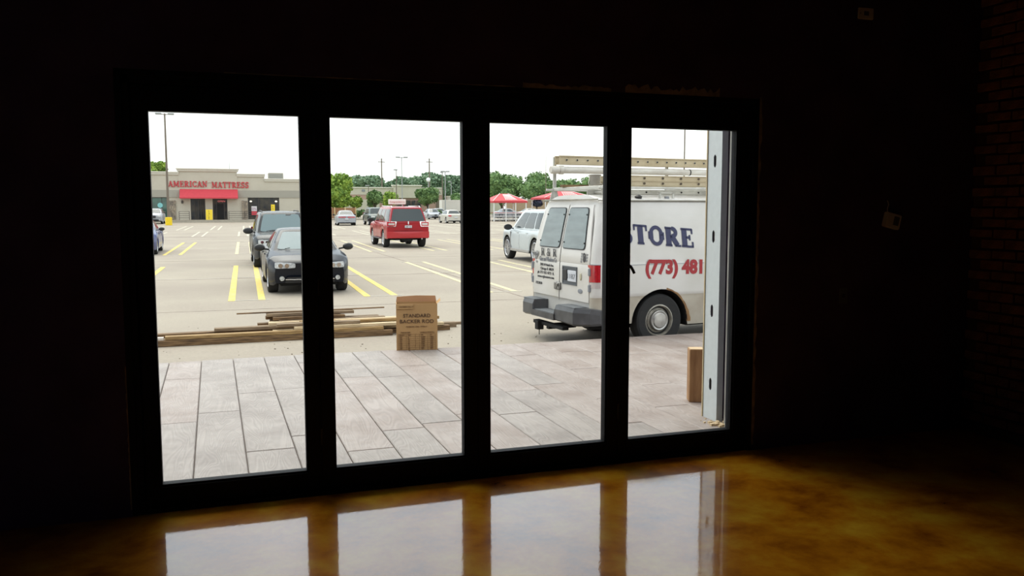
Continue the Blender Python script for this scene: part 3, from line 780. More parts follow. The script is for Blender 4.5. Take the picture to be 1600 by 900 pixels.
def make_vehicle(name, label, P, loc, heading, paint, group=None, cat='car', detail=2):
    """P: L front/rear ends xf,xr; W; wheelbase wb; wheel radius r; prof=[(x,z)] top line; cabin dict"""
    t = thing(name, label, cat, (loc[0], loc[1], gz(loc[1])), heading, group, rx=math.atan(SL))
    W_, wb, r = P['W'], P['wb'], P['r']; hw = W_/2
    xr, xf = P['xr'], P['xf']; sill = P.get('sill', .24)
    ra = r*1.16; wx = [-wb/2, wb/2]; zc = r*1.0
    xs = set()
    n = 26 if detail else 16
    for i in range(n+1): xs.add(round(lerp(xr, xf, i/n), 4))
    for e_ in (.03, .08, .16): xs.add(round(xr+e_, 4)); xs.add(round(xf-e_, 4))
    for w_ in wx:
        xs = {x for x in xs if abs(x-w_) > ra+.02}
        for k in range(13):
            a = PI*k/12; xs.add(round(w_+ra*math.cos(a), 4))
        xs.add(round(w_+ra+.015, 4)); xs.add(round(w_-ra-.015, 4))
    xs = sorted(xs)
    rows = P.get('rows', [(0, .965), (.12, .985), (.3, 1.0), (.55, 1.0), (.8, .985), (.93, .965), (1, .93)])
    vs = []; fs = []
    ends = P.get('ends', (.9, .84))   # plan taper at rear and front
    zmid = P.get('zmid', .55)
    def width(x):
        tr = max(0, 1-(x-xr)/.55); tf = max(0, 1-(xf-x)/.75)
        return hw*(1-(1-ends[0])*tr**2.2)*(1-(1-ends[1])*tf**2.2)
    for x in xs:
        zt = interp(P['prof'], x); zs = zt-P.get('shoulder', .05)
        zb = sill
        for w_ in wx:
            if abs(x-w_) <= ra+.0001: zb = max(zb, zc+math.sqrt(max(0, ra*ra-(x-w_)**2)))
        eb = P.get('endbot', .12)
        if x > xf-.3: zb = max(zb, sill-.02+eb*((x-xf+.3)/.3)**2*.6)
        if x < xr+.3: zb = max(zb, sill-.02+eb*((xr+.3-x)/.3)**2)
        zb = min(zb, zs-.03)
        wd = width(x); half = []
        for f, yf in rows:
            z = lerp(zb, zs, f)
            flare = 1.0
            for w_ in wx:
                if abs(x-w_) < ra+.12 and z < zc+ra+.15: flare = 1.012
            half.append((wd*yf*flare, z))
        c_ = P.get('crown', .03)
        top = [(wd*.87, zt-.012), (wd*.7, zt+c_*.35), (wd*.4, zt+c_*.8), (0, zt+c_)]
        half += top
        ring = [(-y, z) for y, z in half]+[(y, z) for y, z in reversed(half[:-1])]
        for y, z in ring:
            xx = x
            tr = max(0, 1-(x-xr)/.5); tf = max(0, 1-(xf-x)/.6)
            zz = (z-zmid)
            bul = P.get('bulge', (.35, .5))
            xx += tr*tr*bul[0]*zz*zz*(1 if zz > 0 else 1.4) - tf*tf*bul[1]*zz*zz*(1 if zz > 0 else 1.2)
            # plan curvature of the ends
            yy = abs(y)/hw
            xx += tr*tr*.10*yy**3 - tf*tf*.16*yy**3
            vs.append((xx, y, z))
    m = len(rows)*2+7
    for i in range(len(xs)-1):
        for j in range(m-1): fs.append((i*m+j, i*m+j+1, (i+1)*m+j+1, (i+1)*m+j))
    fs.append(tuple(range(m))); fs.append(tuple((len(xs)-1)*m+j for j in range(m-1, -1, -1)))
    body = MB().add(vs, fs).build('body', paint, t, smooth=38)
    # underbody fills the arches with dark
    ub = MB(); ub.box(xr+.18, -hw+.28, sill-.02, xf-.25, hw-.28, P.get('ubz', .62))
    ub.box(-wb/2+ra, -hw+.06, sill-.03, wb/2-ra, hw-.06, sill+.1)
    ub.tube((-wb/2, -hw+.2, r), (-wb/2, hw-.2, r), .05)
    ub.build('underbody', M['under'], t)
    for w_ in wx:
        for s in (-1, 1):
            lin = MB(); k = 12
            v2 = []; f2 = []
            for q in range(k+1):
                a = PI*q/k
                for yy in (hw*.97, hw-.30): v2.append((w_+ra*.995*math.cos(a), s*yy, zc+ra*.995*math.sin(a)))
            for q in range(k): f2.append((q*2, q*2+1, q*2+3, q*2+2))
            lin.add(v2, f2).build('wheel_arch', M['under'], t)
    ww = P.get('tw', .23)
    for w_ in wx:
        for s in (-1, 1):
            wheel(t, w_, s*(hw-ww/2-.015), r, ww, s, spokes=P.get('spokes', 7), rimr=P.get('rimr', .68), steer=P.get('steer', 0) if w_ > 0 else 0)
    # cabin
    c = P['cab']
    z0, z1, wb_, wt = c['z0'], c['z1'], c['wb'], c['wt']
    def side(sg):
        def f(u, v):
            x = lerp(lerp(c['xrb'], c['xrt'], v), lerp(c['xfb'], c['xft'], v), u)
            y = lerp(wb_, wt, v)+.03*math.sin(PI*min(max(v, 0), 1))*.6
            y *= 1-.10*abs(2*u-1)**5
            return Vector((x, sg*y, lerp(z0, z1, v)))
        return f
    def endf(front):
        def f(u, v):
            x = lerp(c['xfb'], c['xft'], v) if front else lerp(c['xrb'], c['xrt'], v)
            y = (lerp(wb_, wt, v)+.018*math.sin(PI*min(max(v, 0), 1)))*.90*(2*u-1)
            bow = .09 if front else c.get('rbow', .05)
            x += (bow*(1-(2*u-1)**2))*(1 if front else -1)
            return Vector((x, y, lerp(z0, z1, v)))
        return f
    NV = 6; NU = 14; NE = 8
    v3 = []; ringlen = 0
    for q in range(NV+1):
        v = q/NV; ring = []
        for i in range(NU): ring.append(side(-1)(i/(NU-1), v))
        for i in range(1, NE-1): ring.append(endf(True)(i/(NE-1), v))
        for i in range(NU-1, -1, -1): ring.append(side(1)(i/(NU-1), v))
        for i in range(NE-2, 0, -1): ring.append(endf(False)(i/(NE-1), v))
        ringlen = len(ring); v3 += ring
    cxm = (c['xrt']+c['xft'])/2
    for f_, dz in ((.93, .028), (.75, .045), (.4, .06)):
        for i in range(ringlen):
            p = v3[NV*ringlen+i]; v3.append(Vector((cxm+(p.x-cxm)*f_, p.y*f_, z1+dz*c.get('crown', 1))))
    v3.append(Vector((cxm, 0, z1+.065*c.get('crown', 1))))
    f3 = []
    for q in range(NV+3):
        for i in range(ringlen):
            j = (i+1) % ringlen; f3.append((q*ringlen+i, q*ringlen+j, (q+1)*ringlen+j, (q+1)*ringlen+i))
    k = (NV+3)*ringlen
    for i in range(ringlen): f3.append((k+i, k+(i+1) % ringlen, k+ringlen))
    MB().add(v3, f3).build('roof', paint if not c.get('roofmat') else c['roofmat'], t, smooth=40)
    wg = P.get('glass', M['carglass'])
    patch(endf(True), ro([(.05, .06), (.95, .06), (.94, .94), (.06, .94)], .08), .006).build('windscreen', P.get('wsglass', wg), t, smooth=30)
    patch(lambda a, b: endf(False)(1-a, b), ro([(.03, .08), (.97, .08), (.95, .92), (.05, .92)], .1), .008).build('rear_window', P.get('rglass', wg), t, smooth=30)
    for sg in (-1, 1):
        for (q0, q1, q2, q3) in c['win']:
            qd = [(q0, .08), (q1, .08), (q3, .9), (q2, .9)]
            if sg > 0: qd = [qd[1], qd[0], qd[3], qd[2]]
            fn = side(sg)
            if sg < 0: patch(fn, ro(qd, .1), .007).build('side_window', P.get('sglass', wg), t, smooth=30)
            else:
                g2 = lambda a, b, fn=fn: fn(-a, b)
                patch(g2, ro([(-a, b) for a, b in qd], .1), .007).build('side_window', P.get('sglass', wg), t, smooth=30)
    # mirrors
    for sg in (-1, 1):
        mm = MB(); mx_ = c['xfb']-.30; my = sg*(hw+.02); mz = z0+.06
        b_ = [Vector((mx_+.02, my, mz)), Vector((0, 0, 0))]
        prof = [(0, -.06), (.07, -.055), (.095, -.02), (.09, .04), (.05, .075), (0, .08)]
        Mm = Matrix.Translation((mx_, my+sg*.09, mz)) @ Matrix.Rotation(PI/2, 4, 'Z') @ Matrix.Scale(P.get('mir', 1), 4)
        mm.lathe([(.03, .07), (.08, .055), (.10, 0.01), (.095, -.04), (.0, -.045)], 12, 'Y', Matrix.Translation((mx_, my+sg*.10, mz)) @ Matrix.Rotation(-PI/2, 4, 'Z') @ Matrix.Diagonal((1.15*P.get('mir', 1), 1, .78*P.get('mir', 1), 1)))
        mm.tube((mx_, sg*(hw-.10), mz-.05), (mx_, my+sg*.06, mz-.02), .022)
        mm.build('mirror', P.get('mirmat', M['black']), t, smooth=40)
    # lights, grille, plate, bumper trim
    zt_f = P.get('hl', (.62, .74)); zt_r = P.get('tl', (.75, .95))
    def frontf(u, v):   # u -1..1 across, v height in metres
        tf = 1; zz = v-zmid; bul = P.get('bulge', (.35, .5)); yy = abs(u)
        return Vector((xf-bul[1]*zz*zz*(1 if zz > 0 else 1.2)-.16*(yy*ends[1])**3, u*hw*ends[1], v))
    def rearf(u, v):
        zz = v-zmid; bul = P.get('bulge', (.35, .5)); yy = abs(u)
        return Vector((xr+bul[0]*zz*zz*(1 if zz > 0 else 1.4)+.10*(yy*ends[0])**3, -u*hw*ends[0], v))
    s0, s1 = P.get('hlu', (.52, .98))
    for sg in (-1, 1):
        q = [(s0*sg, zt_f[0]+.02), (s1*sg, zt_f[0]+.01), (s1*sg, zt_f[1]), (s0*sg, zt_f[1]-.025)]
        if sg < 0: q = [q[1], q[0], q[3], q[2]]
        patch(frontf, ro(q, .2), .012, .05).build('headlight', M['lens'], t, smooth=30)
        if detail > 1:
            for uu in (.66, .84):
                p = frontf(uu*sg, (zt_f[0]+zt_f[1])/2)
                MB().lathe([(0, 0), (.035, .0), (.048, .012), (.048, .02)], 12, 'Y', Matrix.Translation(p+Vector((.014, 0, 0))) @ Matrix.Rotation(-PI/2, 4, 'Z')).build('lamp_bulb', M['chrome'], t)
            p = frontf(.80*sg, sill+.16)
            MB().lathe([(.0, 0), (.05, 0.0), (.055, .012), (0.055, .03)], 14, 'Y', Matrix.Translation(p+Vector((.02, 0, 0))) @ Matrix.Rotation(PI/2, 4, 'Z')).build('fog_light', M['lens'], t)
        u0, u1 = P.get('tlu', (.6, 1.0))
        q = [(u0*sg, zt_r[0]), (u1*sg, zt_r[0]), (u1*sg, zt_r[1]), (u0*sg, zt_r[1])]
        if sg < 0: q = [q[1], q[0], q[3], q[2]]
        patch(rearf, ro(q, .12), .012, .05).build('tail_light', M['redlens'], t, smooth=30)
    gq = P.get('gr', (.30, .50, .66))
    patch(frontf, ro([(-gq[0], gq[1]), (gq[0], gq[1]), (gq[0]*1.05, gq[2]), (-gq[0]*1.05, gq[2])], .1), .010, .03).build('grille', M['black'], t, smooth=30)
    patch(frontf, ro([(-.72, sill+.06), (.72, sill+.06), (.66, sill+.19), (-.66, sill+.19)], .1), .008, .03).build('air_intake', M['black'], t, smooth=30)
    p = rearf(0, P.get('plz', .6))
    MB().bbox(p.x-.02, -.16, P.get('plz', .6)-.055, p.x+.02, .16, P.get('plz', .6)+.055, .006).build('number_plate', M['platew'], t)
    # door seams, handles, sill trim along both sides
    if detail:
        zt = z0
        def sidew(x, f):
            wd = width(x)
            for (f0, y0), (f1, y1) in zip(rows[:-1], rows[1:]):
                if f <= f1: return wd*lerp(y0, y1, (f-f0)/(f1-f0))
            return wd*rows[-1][1]
        for sg in (-1, 1):
            for xs_ in P.get('seams', (-.75, .28, 1.05)):
                sm = MB()
                zs_ = interp(P['prof'], xs_)-P.get('shoulder', .05)
                for a, b in zip([0, .12, .3, .55, .8], [.12, .3, .55, .8, 1]):
                    if abs(xs_-wx[0]) < ra and lerp(sill, zs_, a) < zc+math.sqrt(max(0, ra*ra-(xs_-wx[0])**2)): continue
                    sm.box(xs_-.004, min(sg*sidew(xs_, a), sg*(sidew(xs_, a)-.01)), 0, xs_+.004, 0, 0) if False else None
                    ya, yb = sidew(xs_, a)+.0015, sidew(xs_, b)+.0015
                    za, zb2 = lerp(sill, zs_, a), lerp(sill, zs_, b)
                    sm.add([(xs_-.005, sg*ya, za), (xs_+.005, sg*ya, za), (xs_+.005, sg*yb, zb2), (xs_-.005, sg*yb, zb2), (xs_-.005, sg*(ya-.01), za), (xs_+.005, sg*(ya-.01), za), (xs_+.005, sg*(yb-.01), zb2), (xs_-.005, sg*(yb-.01), zb2)],
                           [(0, 1, 2, 3), (0, 4, 5, 1), (1, 5, 6, 2), (3, 2, 6, 7), (0, 3, 7, 4)])
                sm.build('door_seam', M['black'], t)
            for xh in P.get('handles', (-.55, .45)):
                y_ = sidew(xh, .86)+.012
                MB().bbox(xh-.09, sg*y_-.012, z0-.13, xh+.09, sg*y_+.012, z0-.10, .006).build('door_handle', P.get('hmat', paint), t)
            if P.get('trim'):
                MB().bbox(-wb/2+ra, sg*(hw+.004)-.02, sill-.01, wb/2-ra, sg*(hw+.004)+.012, sill+.09, .01).build('sill_trim', P['trim'], t)
            if P.get('rails'):
                rl = MB(); zr = z1+.07
                rl.path([(c['xrt']+.15, sg*wt*.86, z1), (c['xrt']+.3, sg*wt*.86, zr), (c['xft']-.3, sg*wt*.86, zr), (c['xft']-.15, sg*wt*.86, z1)], .018, 6)
                rl.build('roof_rail', M['chrome'] if P['rails'] == 2 else M['black'], t)
        for s in (-.35, .35):
            sh = MB()
            a_ = endf(True)(.5+s-.2 if s > 0 else .5+s+.02, .07); b_ = endf(True)(.5+s+.1, .09)
            sh.tube(a_+Vector((.03, 0, .01)), b_+Vector((.03, 0, .02)), .008, n=6)
            sh.build('wiper', M['black'], t)
    t['_'] = 0; del t['_']
    return t, dict(front=frontf, rear=rearf, side=side, end=endf, width=width)

def paint(name, c, rough=.3, metal=.0, coat=.35, **k): return mat(name, c, rough, metal=metal, coat=coat, spec=.25, **k)
SEDAN = dict(W=1.80, wb=2.76, r=.32, xr=-2.25, xf=2.22, sill=.20, zmid=.52,
    prof=[(-2.25, .86), (-2.1, .97), (-1.5, 1.00), (-.9, .98), (.9, .95), (1.05, .94), (1.7, .84), (2.1, .72), (2.22, .62)],
    cab=dict(z0=.93, z1=1.36, wb=.80, wt=.56, xrb=-1.62, xrt=-.95, xfb=1.10, xft=.32, win=[(.10, .46, .14, .47), (.49, .86, .50, .80)]),
    seams=(-.95, -.02, .98), handles=(-.72, .22), gr=(.20, .50, .66), hl=(.57, .72), hlu=(.42, .99), tl=(.72, .88), plz=.62)
SUVP = dict(W=1.88, wb=2.85, r=.37, xr=-2.38, xf=2.28, sill=.28, zmid=.65, ends=(.94, .86), bulge=(.12, .35),
    prof=[(-2.38, 1.10), (-2.2, 1.14), (.9, 1.12), (1.15, 1.10), (1.9, 1.02), (2.15, .92), (2.28, .80)],
    cab=dict(z0=1.08, z1=1.64, wb=.86, wt=.68, xrb=-2.22, xrt=-1.95, xfb=1.20, xft=.52, rbow=.03, win=[(.05, .27, .06, .28), (.30, .57, .31, .57), (.60, .90, .60, .83)]),
    seams=(-.98, .02, 1.02), handles=(-.75, .25), gr=(.36, .62, .86), hl=(.74, .90), hlu=(.5, .98), tl=(.95, 1.2), tlu=(.78, 1.0), plz=.88, ubz=.8, rails=1)
def P_(base, **k):
    d = dict(base); cab = dict(base['cab']); cab.update(k.pop('cab', {})); d.update(k); d['cab'] = cab; return d

# black saloon facing the patio
blk = paint('black_car_paint', (.008, .010, .016), .22, coat=.05)
t, F_ = make_vehicle('sedan', 'black saloon car parked nose towards the patio', P_(SEDAN, wsglass=M['paleglass'], xf=2.16, r=.33, mir=1.1), (2.13, 16.12), -PI/2, blk)
# kidney shaped grilles, chrome strips, emblem
for s in (-1, 1):
    q = [(.04*s, .52), (.22*s, .54), (.24*s, .66), (.04*s, .68)]
    if s < 0: q = [q[1], q[0], q[3], q[2]]
    patch(F_['front'], ro(q, .25), .022, .03).build('grille_surround', M['chrome'], t, smooth=30)
    q = [(.055*s, .535), (.205*s, .55), (.222*s, .648), (.055*s, .666)]
    if s < 0: q = [q[1], q[0], q[3], q[2]]
    patch(F_['front'], ro(q, .25), .026, .02).build('grille_insert', M['black'], t, smooth=30)
patch(F_['front'], subdiv([(-.70, .335), (.70, .335), (.70, .35), (-.70, .35)], 6), .02, .03).build('bumper_strip', M['chrome'], t)
patch(F_['front'], ro([(-.035, .72), (.035, .72), (.035, .775), (-.035, .775)], .4), .012, .01).build('badge', M['platew'], t)
patch(F_['front'], subdiv([(-.16, .395), (.16, .395), (.16, .485), (-.16, .485)], 2), .02, .02).build('front_plate_holder', M['black'], t)

dk = paint('dark_grey_paint', (.022, .026, .03), .25, coat=.05)
t, F_ = make_vehicle('suv', 'tall dark grey estate vehicle parked right behind the black saloon', P_(SUVP, wsglass=M['paleglass'], rails=1, mir=1.35, cab=dict(z1=1.70)), (2.12, 24.3), -PI/2, dk)

# red SUV driving away
red = paint('red_paint', (.33, .012, .02), .25)
NAV = P_(SUVP, W=2.0, wb=3.02, r=.40, xr=-2.62, xf=2.55, sill=.42, zmid=.8, ends=(.965, .88), bulge=(.06, .3), tw=.27, endbot=.05,
    prof=[(-2.62, 1.20), (-2.5, 1.22), (1.1, 1.22), (1.4, 1.20), (2.2, 1.14), (2.45, 1.05), (2.55, .95)],
    cab=dict(z0=1.17, z1=1.84, wb=.94, wt=.76, xrb=-2.58, xrt=-2.28, xfb=1.42, xft=.75, rbow=.03, win=[(.03, .25, .04, .26), (.28, .55, .29, .55), (.58, .91, .58, .84)]),
    tl=(1.0, 1.20), tlu=(.62, 1.0), plz=.98, ubz=.8, rails=2, mir=1.3)
t, F_ = make_vehicle('suv', 'large red vehicle driving away with a white sign board on its roof', NAV, (8.30, 35.6), PI/2, red)
M['redbump'] = paint('red_bumper_paint', (.42, .03, .035), .3)
for s in (-1, 1):
    q = [(.60*s, .98), (1.0*s, .98), (1.0*s, 1.22), (.55*s, 1.22)]
    if s < 0: q = [q[1], q[0], q[3], q[2]]
    patch(F_['rear'], ro(q, .12), .008, .03).build('lamp_surround', M['chrome'], t, smooth=30)
    q = [(.66*s, 1.05), (.94*s, 1.05), (.94*s, 1.14), (.66*s, 1.14)]
    if s < 0: q = [q[1], q[0], q[3], q[2]]
    patch(F_['rear'], ro(q, .15), .02, .02).build('reversing_light', M['clearlens'], t, smooth=30)
patch(F_['rear'], ro([(-1.0, .46), (1.0, .46), (1.0, .76), (-1.0, .76)], .06), .05, .09).build('rear_bumper', M['redbump'], t, smooth=30)
patch(F_['rear'], ro([(-.68, .78), (.68, .78), (.68, .79), (-.68, .79)], .06), .012, .01).build('tailgate_seam', M['black'], t)
patch(F_['rear'], ro([(-.02, 1.08), (.02, 1.08), (.02, 1.22), (-.02, 1.22)], .2), .02, .02).build('badge', M['chrome'], t)
e_ = MB(); e_.tube((-2.5, -.62, .42), (-2.66, -.62, .42), .035); e_.build('exhaust_pipe', M['chrome'], t)
ax_ = MB(); ax_.tube((-1.51, -.8, .38), (-1.51, .8, .38), .06); ax_.lathe([(0, -.16), (.14, -.1), (.16, 0), (.14, .1), (0, .16)], 12, 'Y', Matrix.Translation((-1.51, .05, .36))); ax_.build('rear_axle', M['under'], t)
sp = MB().lathe([(0, -.1), (.30, -.1), (.34, 0), (.30, .1), (0, .1)], 16, 'Z', Matrix.Translation((-2.1, 0, .42))); sp.build('spare_wheel', M['rubber'], t)
for s in (-1, 1): MB().bbox(-.95, s*1.0-.08, .38, .95, s*1.0+.08, .43, .02).build('running_board', M['black'], t)
sg_ = MB().bbox(-.06, -.42, 1.99, .06, .42, 2.24, .02); so = sg_.build('roof_sign', mat('sign_white', (.75, .70, .64), .5), t)
MB().tube((0, -.3, 1.86), (0, -.3, 2.0), .02).tube((0, .3, 1.86), (0, .3, 2.0), .02).build('sign_leg', red, t)
text('sign_print', 'Congratulations', .11, mat('sign_red_ink', (.45, .06, .05), .6), so, basis((-.0625, .37, 2.08), (0, -1, 0), (0, 0, 1)), .74)
text('plate_print', 'Z89 421', .10, M['ink'], t, basis((F_['rear'](0, .98).x-.022, .14, .945), (0, -1, 0), (0, 0, 1)), .28)

# white SUV beyond the van
wht = paint('white_paint', (.50, .545, .56), .25)
RR = P_(SUVP, W=1.98, wb=2.92, r=.41, xr=-2.55, xf=2.30, sill=.34, ends=(.95, .86), rimr=.74, spokes=10, tw=.26,
    prof=[(-2.55, 1.10), (-2.4, 1.16), (1.0, 1.16), (1.15, 1.16), (1.9, 1.14), (2.18, 1.07), (2.30, .95)],
    cab=dict(z0=1.12, z1=1.77, wb=.92, wt=.74, xrb=-2.30, xrt=-2.02, xfb=1.22, xft=.45, rbow=.03, win=[(.05, .27, .06, .28), (.30, .57, .31, .57), (.59, .93, .59, .83)]),
    trim=mat('grey_sill', (.35, .34, .32), .4), rails=0, mirmat=M['black'], seams=(-.9, .05, 1.0), mir=1.4)
t, F_ = make_vehicle('suv', 'white luxury sport utility vehicle standing just left of the van beyond its rear doors', RR, (11.22, 23.1), PI/2, wht)
MB().bbox(.93, .985, .42, 1.02, 1.003, 1.02, .01).build('side_vent', mat('vent_grey', (.2, .2, .2), .4), t)

# small far cars
silv = paint('silver_paint', (.34, .36, .39), .3)
S2 = P_(SEDAN, wsglass=M['carglass'])
t, F_ = make_vehicle('sedan', 'silver saloon seen from behind in front of the brown enclosure', P_(S2, tlu=(0.1, .95), tl=(.74, .84)), (11.35, 77.5), PI/2-.06, silv)
t, F_ = make_vehicle('pickup', 'dark green pickup style vehicle with chrome grille left of the red vehicle', P_(SUVP, W=1.95, r=.40, sill=.36, gr=(.34, .66, .98)), (14.35, 77.6), -PI/2, paint('dark_green_paint', (.05, .075, .07), .3), cat='car')
patch(F_['front'], ro([(-.38, .66), (.38, .66), (.38, .72), (-.38, .72)], .1), .02, .02).build('grille_bar', M['chrome'], t)
cream = paint('cream_white_paint', (.54, .52, .46), .3)
t, F_ = make_vehicle('sedan', 'white saloon driving away at the right edge of the second pane', S2, (23.55, 83.9), PI/2, cream)
bl_ = paint('blue_paint', (.03, .045, .16), .25)
t, F_ = make_vehicle('sedan', 'blue saloon nose towards us at the left edge of the first pane', P_(S2, W=1.8), (-3.10, 32.7), -PI/2, bl_)
t, F_ = make_vehicle('suv', 'silver car parked beside the yellow pole base', P_(SUVP, cab=dict(z1=1.5)), (-6.5, 88.4), -PI/2, silv)
far = [('white car in the row beyond the red cart canopies, left of the two nearest the pickup', 38.5, 112, wht, 'sedan'), ]
FARG = 'parked cars beyond the red cart canopies'
k = 0
for (x, y, h, pm, lab) in [
    (44.8, 118, PI, cream, 'white car behind the right posts of the first red canopy'),
    (40.2, 114, 0, silv, 'silver car behind the left part of the first red canopy'),
    (49.8, 122, PI, wht, 'white hatchback above the hood of the white luxury vehicle'),
    (37.5, 75, PI/2, wht, 'white car with dark windows showing just over the roof of the white luxury vehicle'),
    (54.5, 124, 0, silv, 'silver car farthest right before the van rear window'),
    (31.2, 121, PI/2, wht, 'white car parked right of the red vehicle before the hedge'),
    (19.7, 112, -PI/2, silv, 'small silver car seen through the gap left of the dark conifer shaped tree'),
    (27.2, 108, -PI/2, silv, 'silver car partly hidden behind the right side of the red vehicle'),
    (47.5, 165, 0, bl_, 'blue car in the distance left of the third pane'),
    (50.5, 168, 0, wht, 'white car beside the distant blue car'),
    ]:
    make_vehicle('sedan', lab, S2, (x, y), h, pm, detail=0)
# white box truck far away
t = thing('box_truck', 'small white delivery truck with box body in front of the distant store', 'truck', (34.5, 126, gz(126)), 0)
MB().bbox(-1.6, -1.0, .9, 2.0, 1.0, 2.7, .04).build('cargo_box', cream, t)
MB().prism([(2.1, .5), (3.7, .5), (3.7, 1.2), (3.2, 1.35), (2.8, 2.1), (2.1, 2.1)], lambda a, b, d: Vector((a, -.95+d, b)), 1.9).build('cab', cream, t)
MB().prism([(2.85, 1.4), (3.15, 1.4), (2.8, 2.0), (2.6, 2.0)], lambda a, b, d: Vector((a, -.96+d, b)), 1.92).build('cab_window', M['carglass'], t)
MB().box(-1.5, -.8, .5, 3.5, .8, .9).build('chassis', M['under'], t)
for x in (-1, 3.0):
    for s in (-1, 1): wheel(t, x, s*.88, .4, .22, s)

# ------------------------------------------------------------------ the white work van
VL = (6.0, 6.25, -.22)
van = thing('work_van', 'rusty white work van lettered STORE carrying ladders on its roof rack', 'van', VL, .092)
M['vanw'] = mat('aged_white_van_paint', (.61, .59, .56), .35, coat=.3, col2=(.52, .50, .455), vscale=1.6)
M['vanlow'] = mat('dirty_white_van_paint', (.50, .46, .38), .5, col2=(.38, .33, .26), vscale=2.5)
M['rust'] = mat('rust', (.34, .20, .09), .9, col2=(.18, .09, .04), vscale=9, bump=.6)
M['bumper'] = mat('grey_bumper_metal', (.10, .10, .105), .42, metal=.3, var=.35, vscale=6)
M['tread'] = mat('bumper_tread_pad', (.12, .13, .14), .75, bump=1, bscale=90)
M['navy'] = mat('navy_lettering', (.016, .018, .07), .5)
M['redink'] = mat('red_lettering', (.32, .008, .014), .5)
M['blackink'] = mat('black_lettering', (.05, .05, .055), .6)
M['greyink'] = mat('grey_lettering', (.22, .23, .25), .6)
WB = 3.5; ra = .46; azc = .36
def vy(z):   # half width by height
    return interp([(.25, .955), (.40, .965), (.72, .985), (.755, 1.0), (1.17, 1.0), (1.2, .985), (1.35, .98), (1.8, .90), (2.02, .845), (2.06, .80)], z)
def vrear(z):   # x of rear face by height
    return interp([(.25, -1.05), (.6, -1.075), (1.2, -1.065), (1.36, -1.045), (1.7, -.975), (1.95, -.915), (2.06, -.87)], z)
def vtop(x):
    return interp([(-1.2, 2.06), (2.55, 2.06), (2.7, 2.0), (3.35, 1.38), (3.45, 1.30), (4.05, 1.13), (4.18, 1.02), (4.25, .80)], x)
xs = sorted(set([round(v, 4) for v in [0, .004, .012, .03, .06, .1, .16, .3, .45]+[.6+.12*i for i in range(40)] if v < 5.3]))
xs = [x-1.07 for x in xs]
def near_arch(x):
    for c_ in (0, WB):
        if abs(x-c_) < ra+.02: return True
    return False
xs = [x for x in xs if not near_arch(x)]
for c_ in (0, WB):
    for k in range(21): xs.append(c_-ra*math.cos(PI*k/20))
    xs += [c_-ra-.012, c_+ra+.012]
xs = sorted(xs); xs = [x for x in xs if x < 4.24]+[4.24]
zrows = [.27, .34, .42, .56, .70, .735, .755, .78, .95, 1.15, 1.175, 1.19, 1.21, 1.34, 1.5, 1.7, 1.9, 2.02, 2.05, 2.06]
vs = []; fs = []
def vbody(x, j, s):
    zt = vtop(x); z = zrows[j]
    zb = .36 if x < 0 else .30
    arch = 0
    for c_ in (0, WB):
        if abs(x-c_) <= ra+.0001: arch = azc+math.sqrt(max(0, ra*ra-(x-c_)**2))
    lo = max(zb, arch)
    z = max(z, lo) if j < 12 else max(z, lo)
    y = vy(z)
    z = min(z, zt)
    if zt < 1.9: y = min(y, vy(min(z, zt)))
    if z >= zt-.001 and zt < 2.0: y = min(y, vy(zt)*.985)
    # rounded plan corner at the rear
    d = x+1.07; rc = .11
    if d < rc: y = y-rc+math.sqrt(max(0, rc*rc-(rc-d)**2))
    if x > 3.6: y -= .16*((x-3.6)/.64)**2
    # rear lean
    xr_ = vrear(z); xx = x
    if x < -.2: xx = lerp(xr_, -.2, (x+1.07)/.87)
    return Vector((xx, s*y, z))
m = len(zrows)
ringn = 2*m+5
for x in xs:
    L_ = [vbody(x, j, -1) for j in range(m)]; R2 = [vbody(x, j, 1) for j in range(m-1, -1, -1)]
    a = L_[-1]; b = R2[0]; mid = []
    for q in range(1, 6):
        f = q/6; cr = .07*(1-(2*f-1)**4)
        if a.z < 1.9: cr *= .5
        mid.append(Vector((a.x, lerp(a.y, b.y, f), a.z+cr)))
    vs += L_+mid+R2
for i in range(len(xs)-1):
    for j in range(ringn-1): fs.append((i*ringn+j, i*ringn+j+1, (i+1)*ringn+j+1, (i+1)*ringn+j))
fs.append(tuple(range(ringn))); fs.append(tuple((len(xs)-1)*ringn+j for j in range(ringn-1, -1, -1)))
# split upper/lower colour by two objects: lower rocker band and upper body
up = MB().add(vs, fs).build('body', M['vanw'], van, smooth=30)
up.data.materials.append(M['vanlow'])
for p in up.data.polygons:
    if p.center.z < .745 and abs(p.normal.z) < .9: p.material_index = 1
ub = MB(); ub.box(-.95, -.62, .30, 4.0, .62, .7); ub.box(.47, -.93, .28, 3.03, .93, .42)
ub.tube((0, -.75, .36), (0, .75, .36), .07); ub.lathe([(0, -.17), (.13, -.12), (.16, 0), (.13, .12), (0, .17)], 12, 'Y', Matrix.Translation((0, 0, .35)))
ub.build('underbody', M['under'], van)
for c_ in (0, WB):
    for s in (-1, 1):
        v2 = []; f2 = []
        for q in range(17):
            a = PI*q/16
            for yy in (.975, .62): v2.append((c_-(ra-.003)*math.cos(a), s*yy, azc+(ra-.003)*math.sin(a)))
        for q in range(16): f2.append((q*2, q*2+1, q*2+3, q*2+2))
        v2 += [(c_-ra, s*.62, .3), (c_+ra, s*.62, .3), (c_+ra, s*.62, azc+ra), (c_-ra, s*.62, azc+ra)]; k = 34
        f2.append((k, k+1, k+2, k+3))
        MB().add(v2, f2).build('wheel_arch', M['under'], van)
        wheel(van, c_, s*.845, .375, .235, s, rimr=.60, capstyle=True)
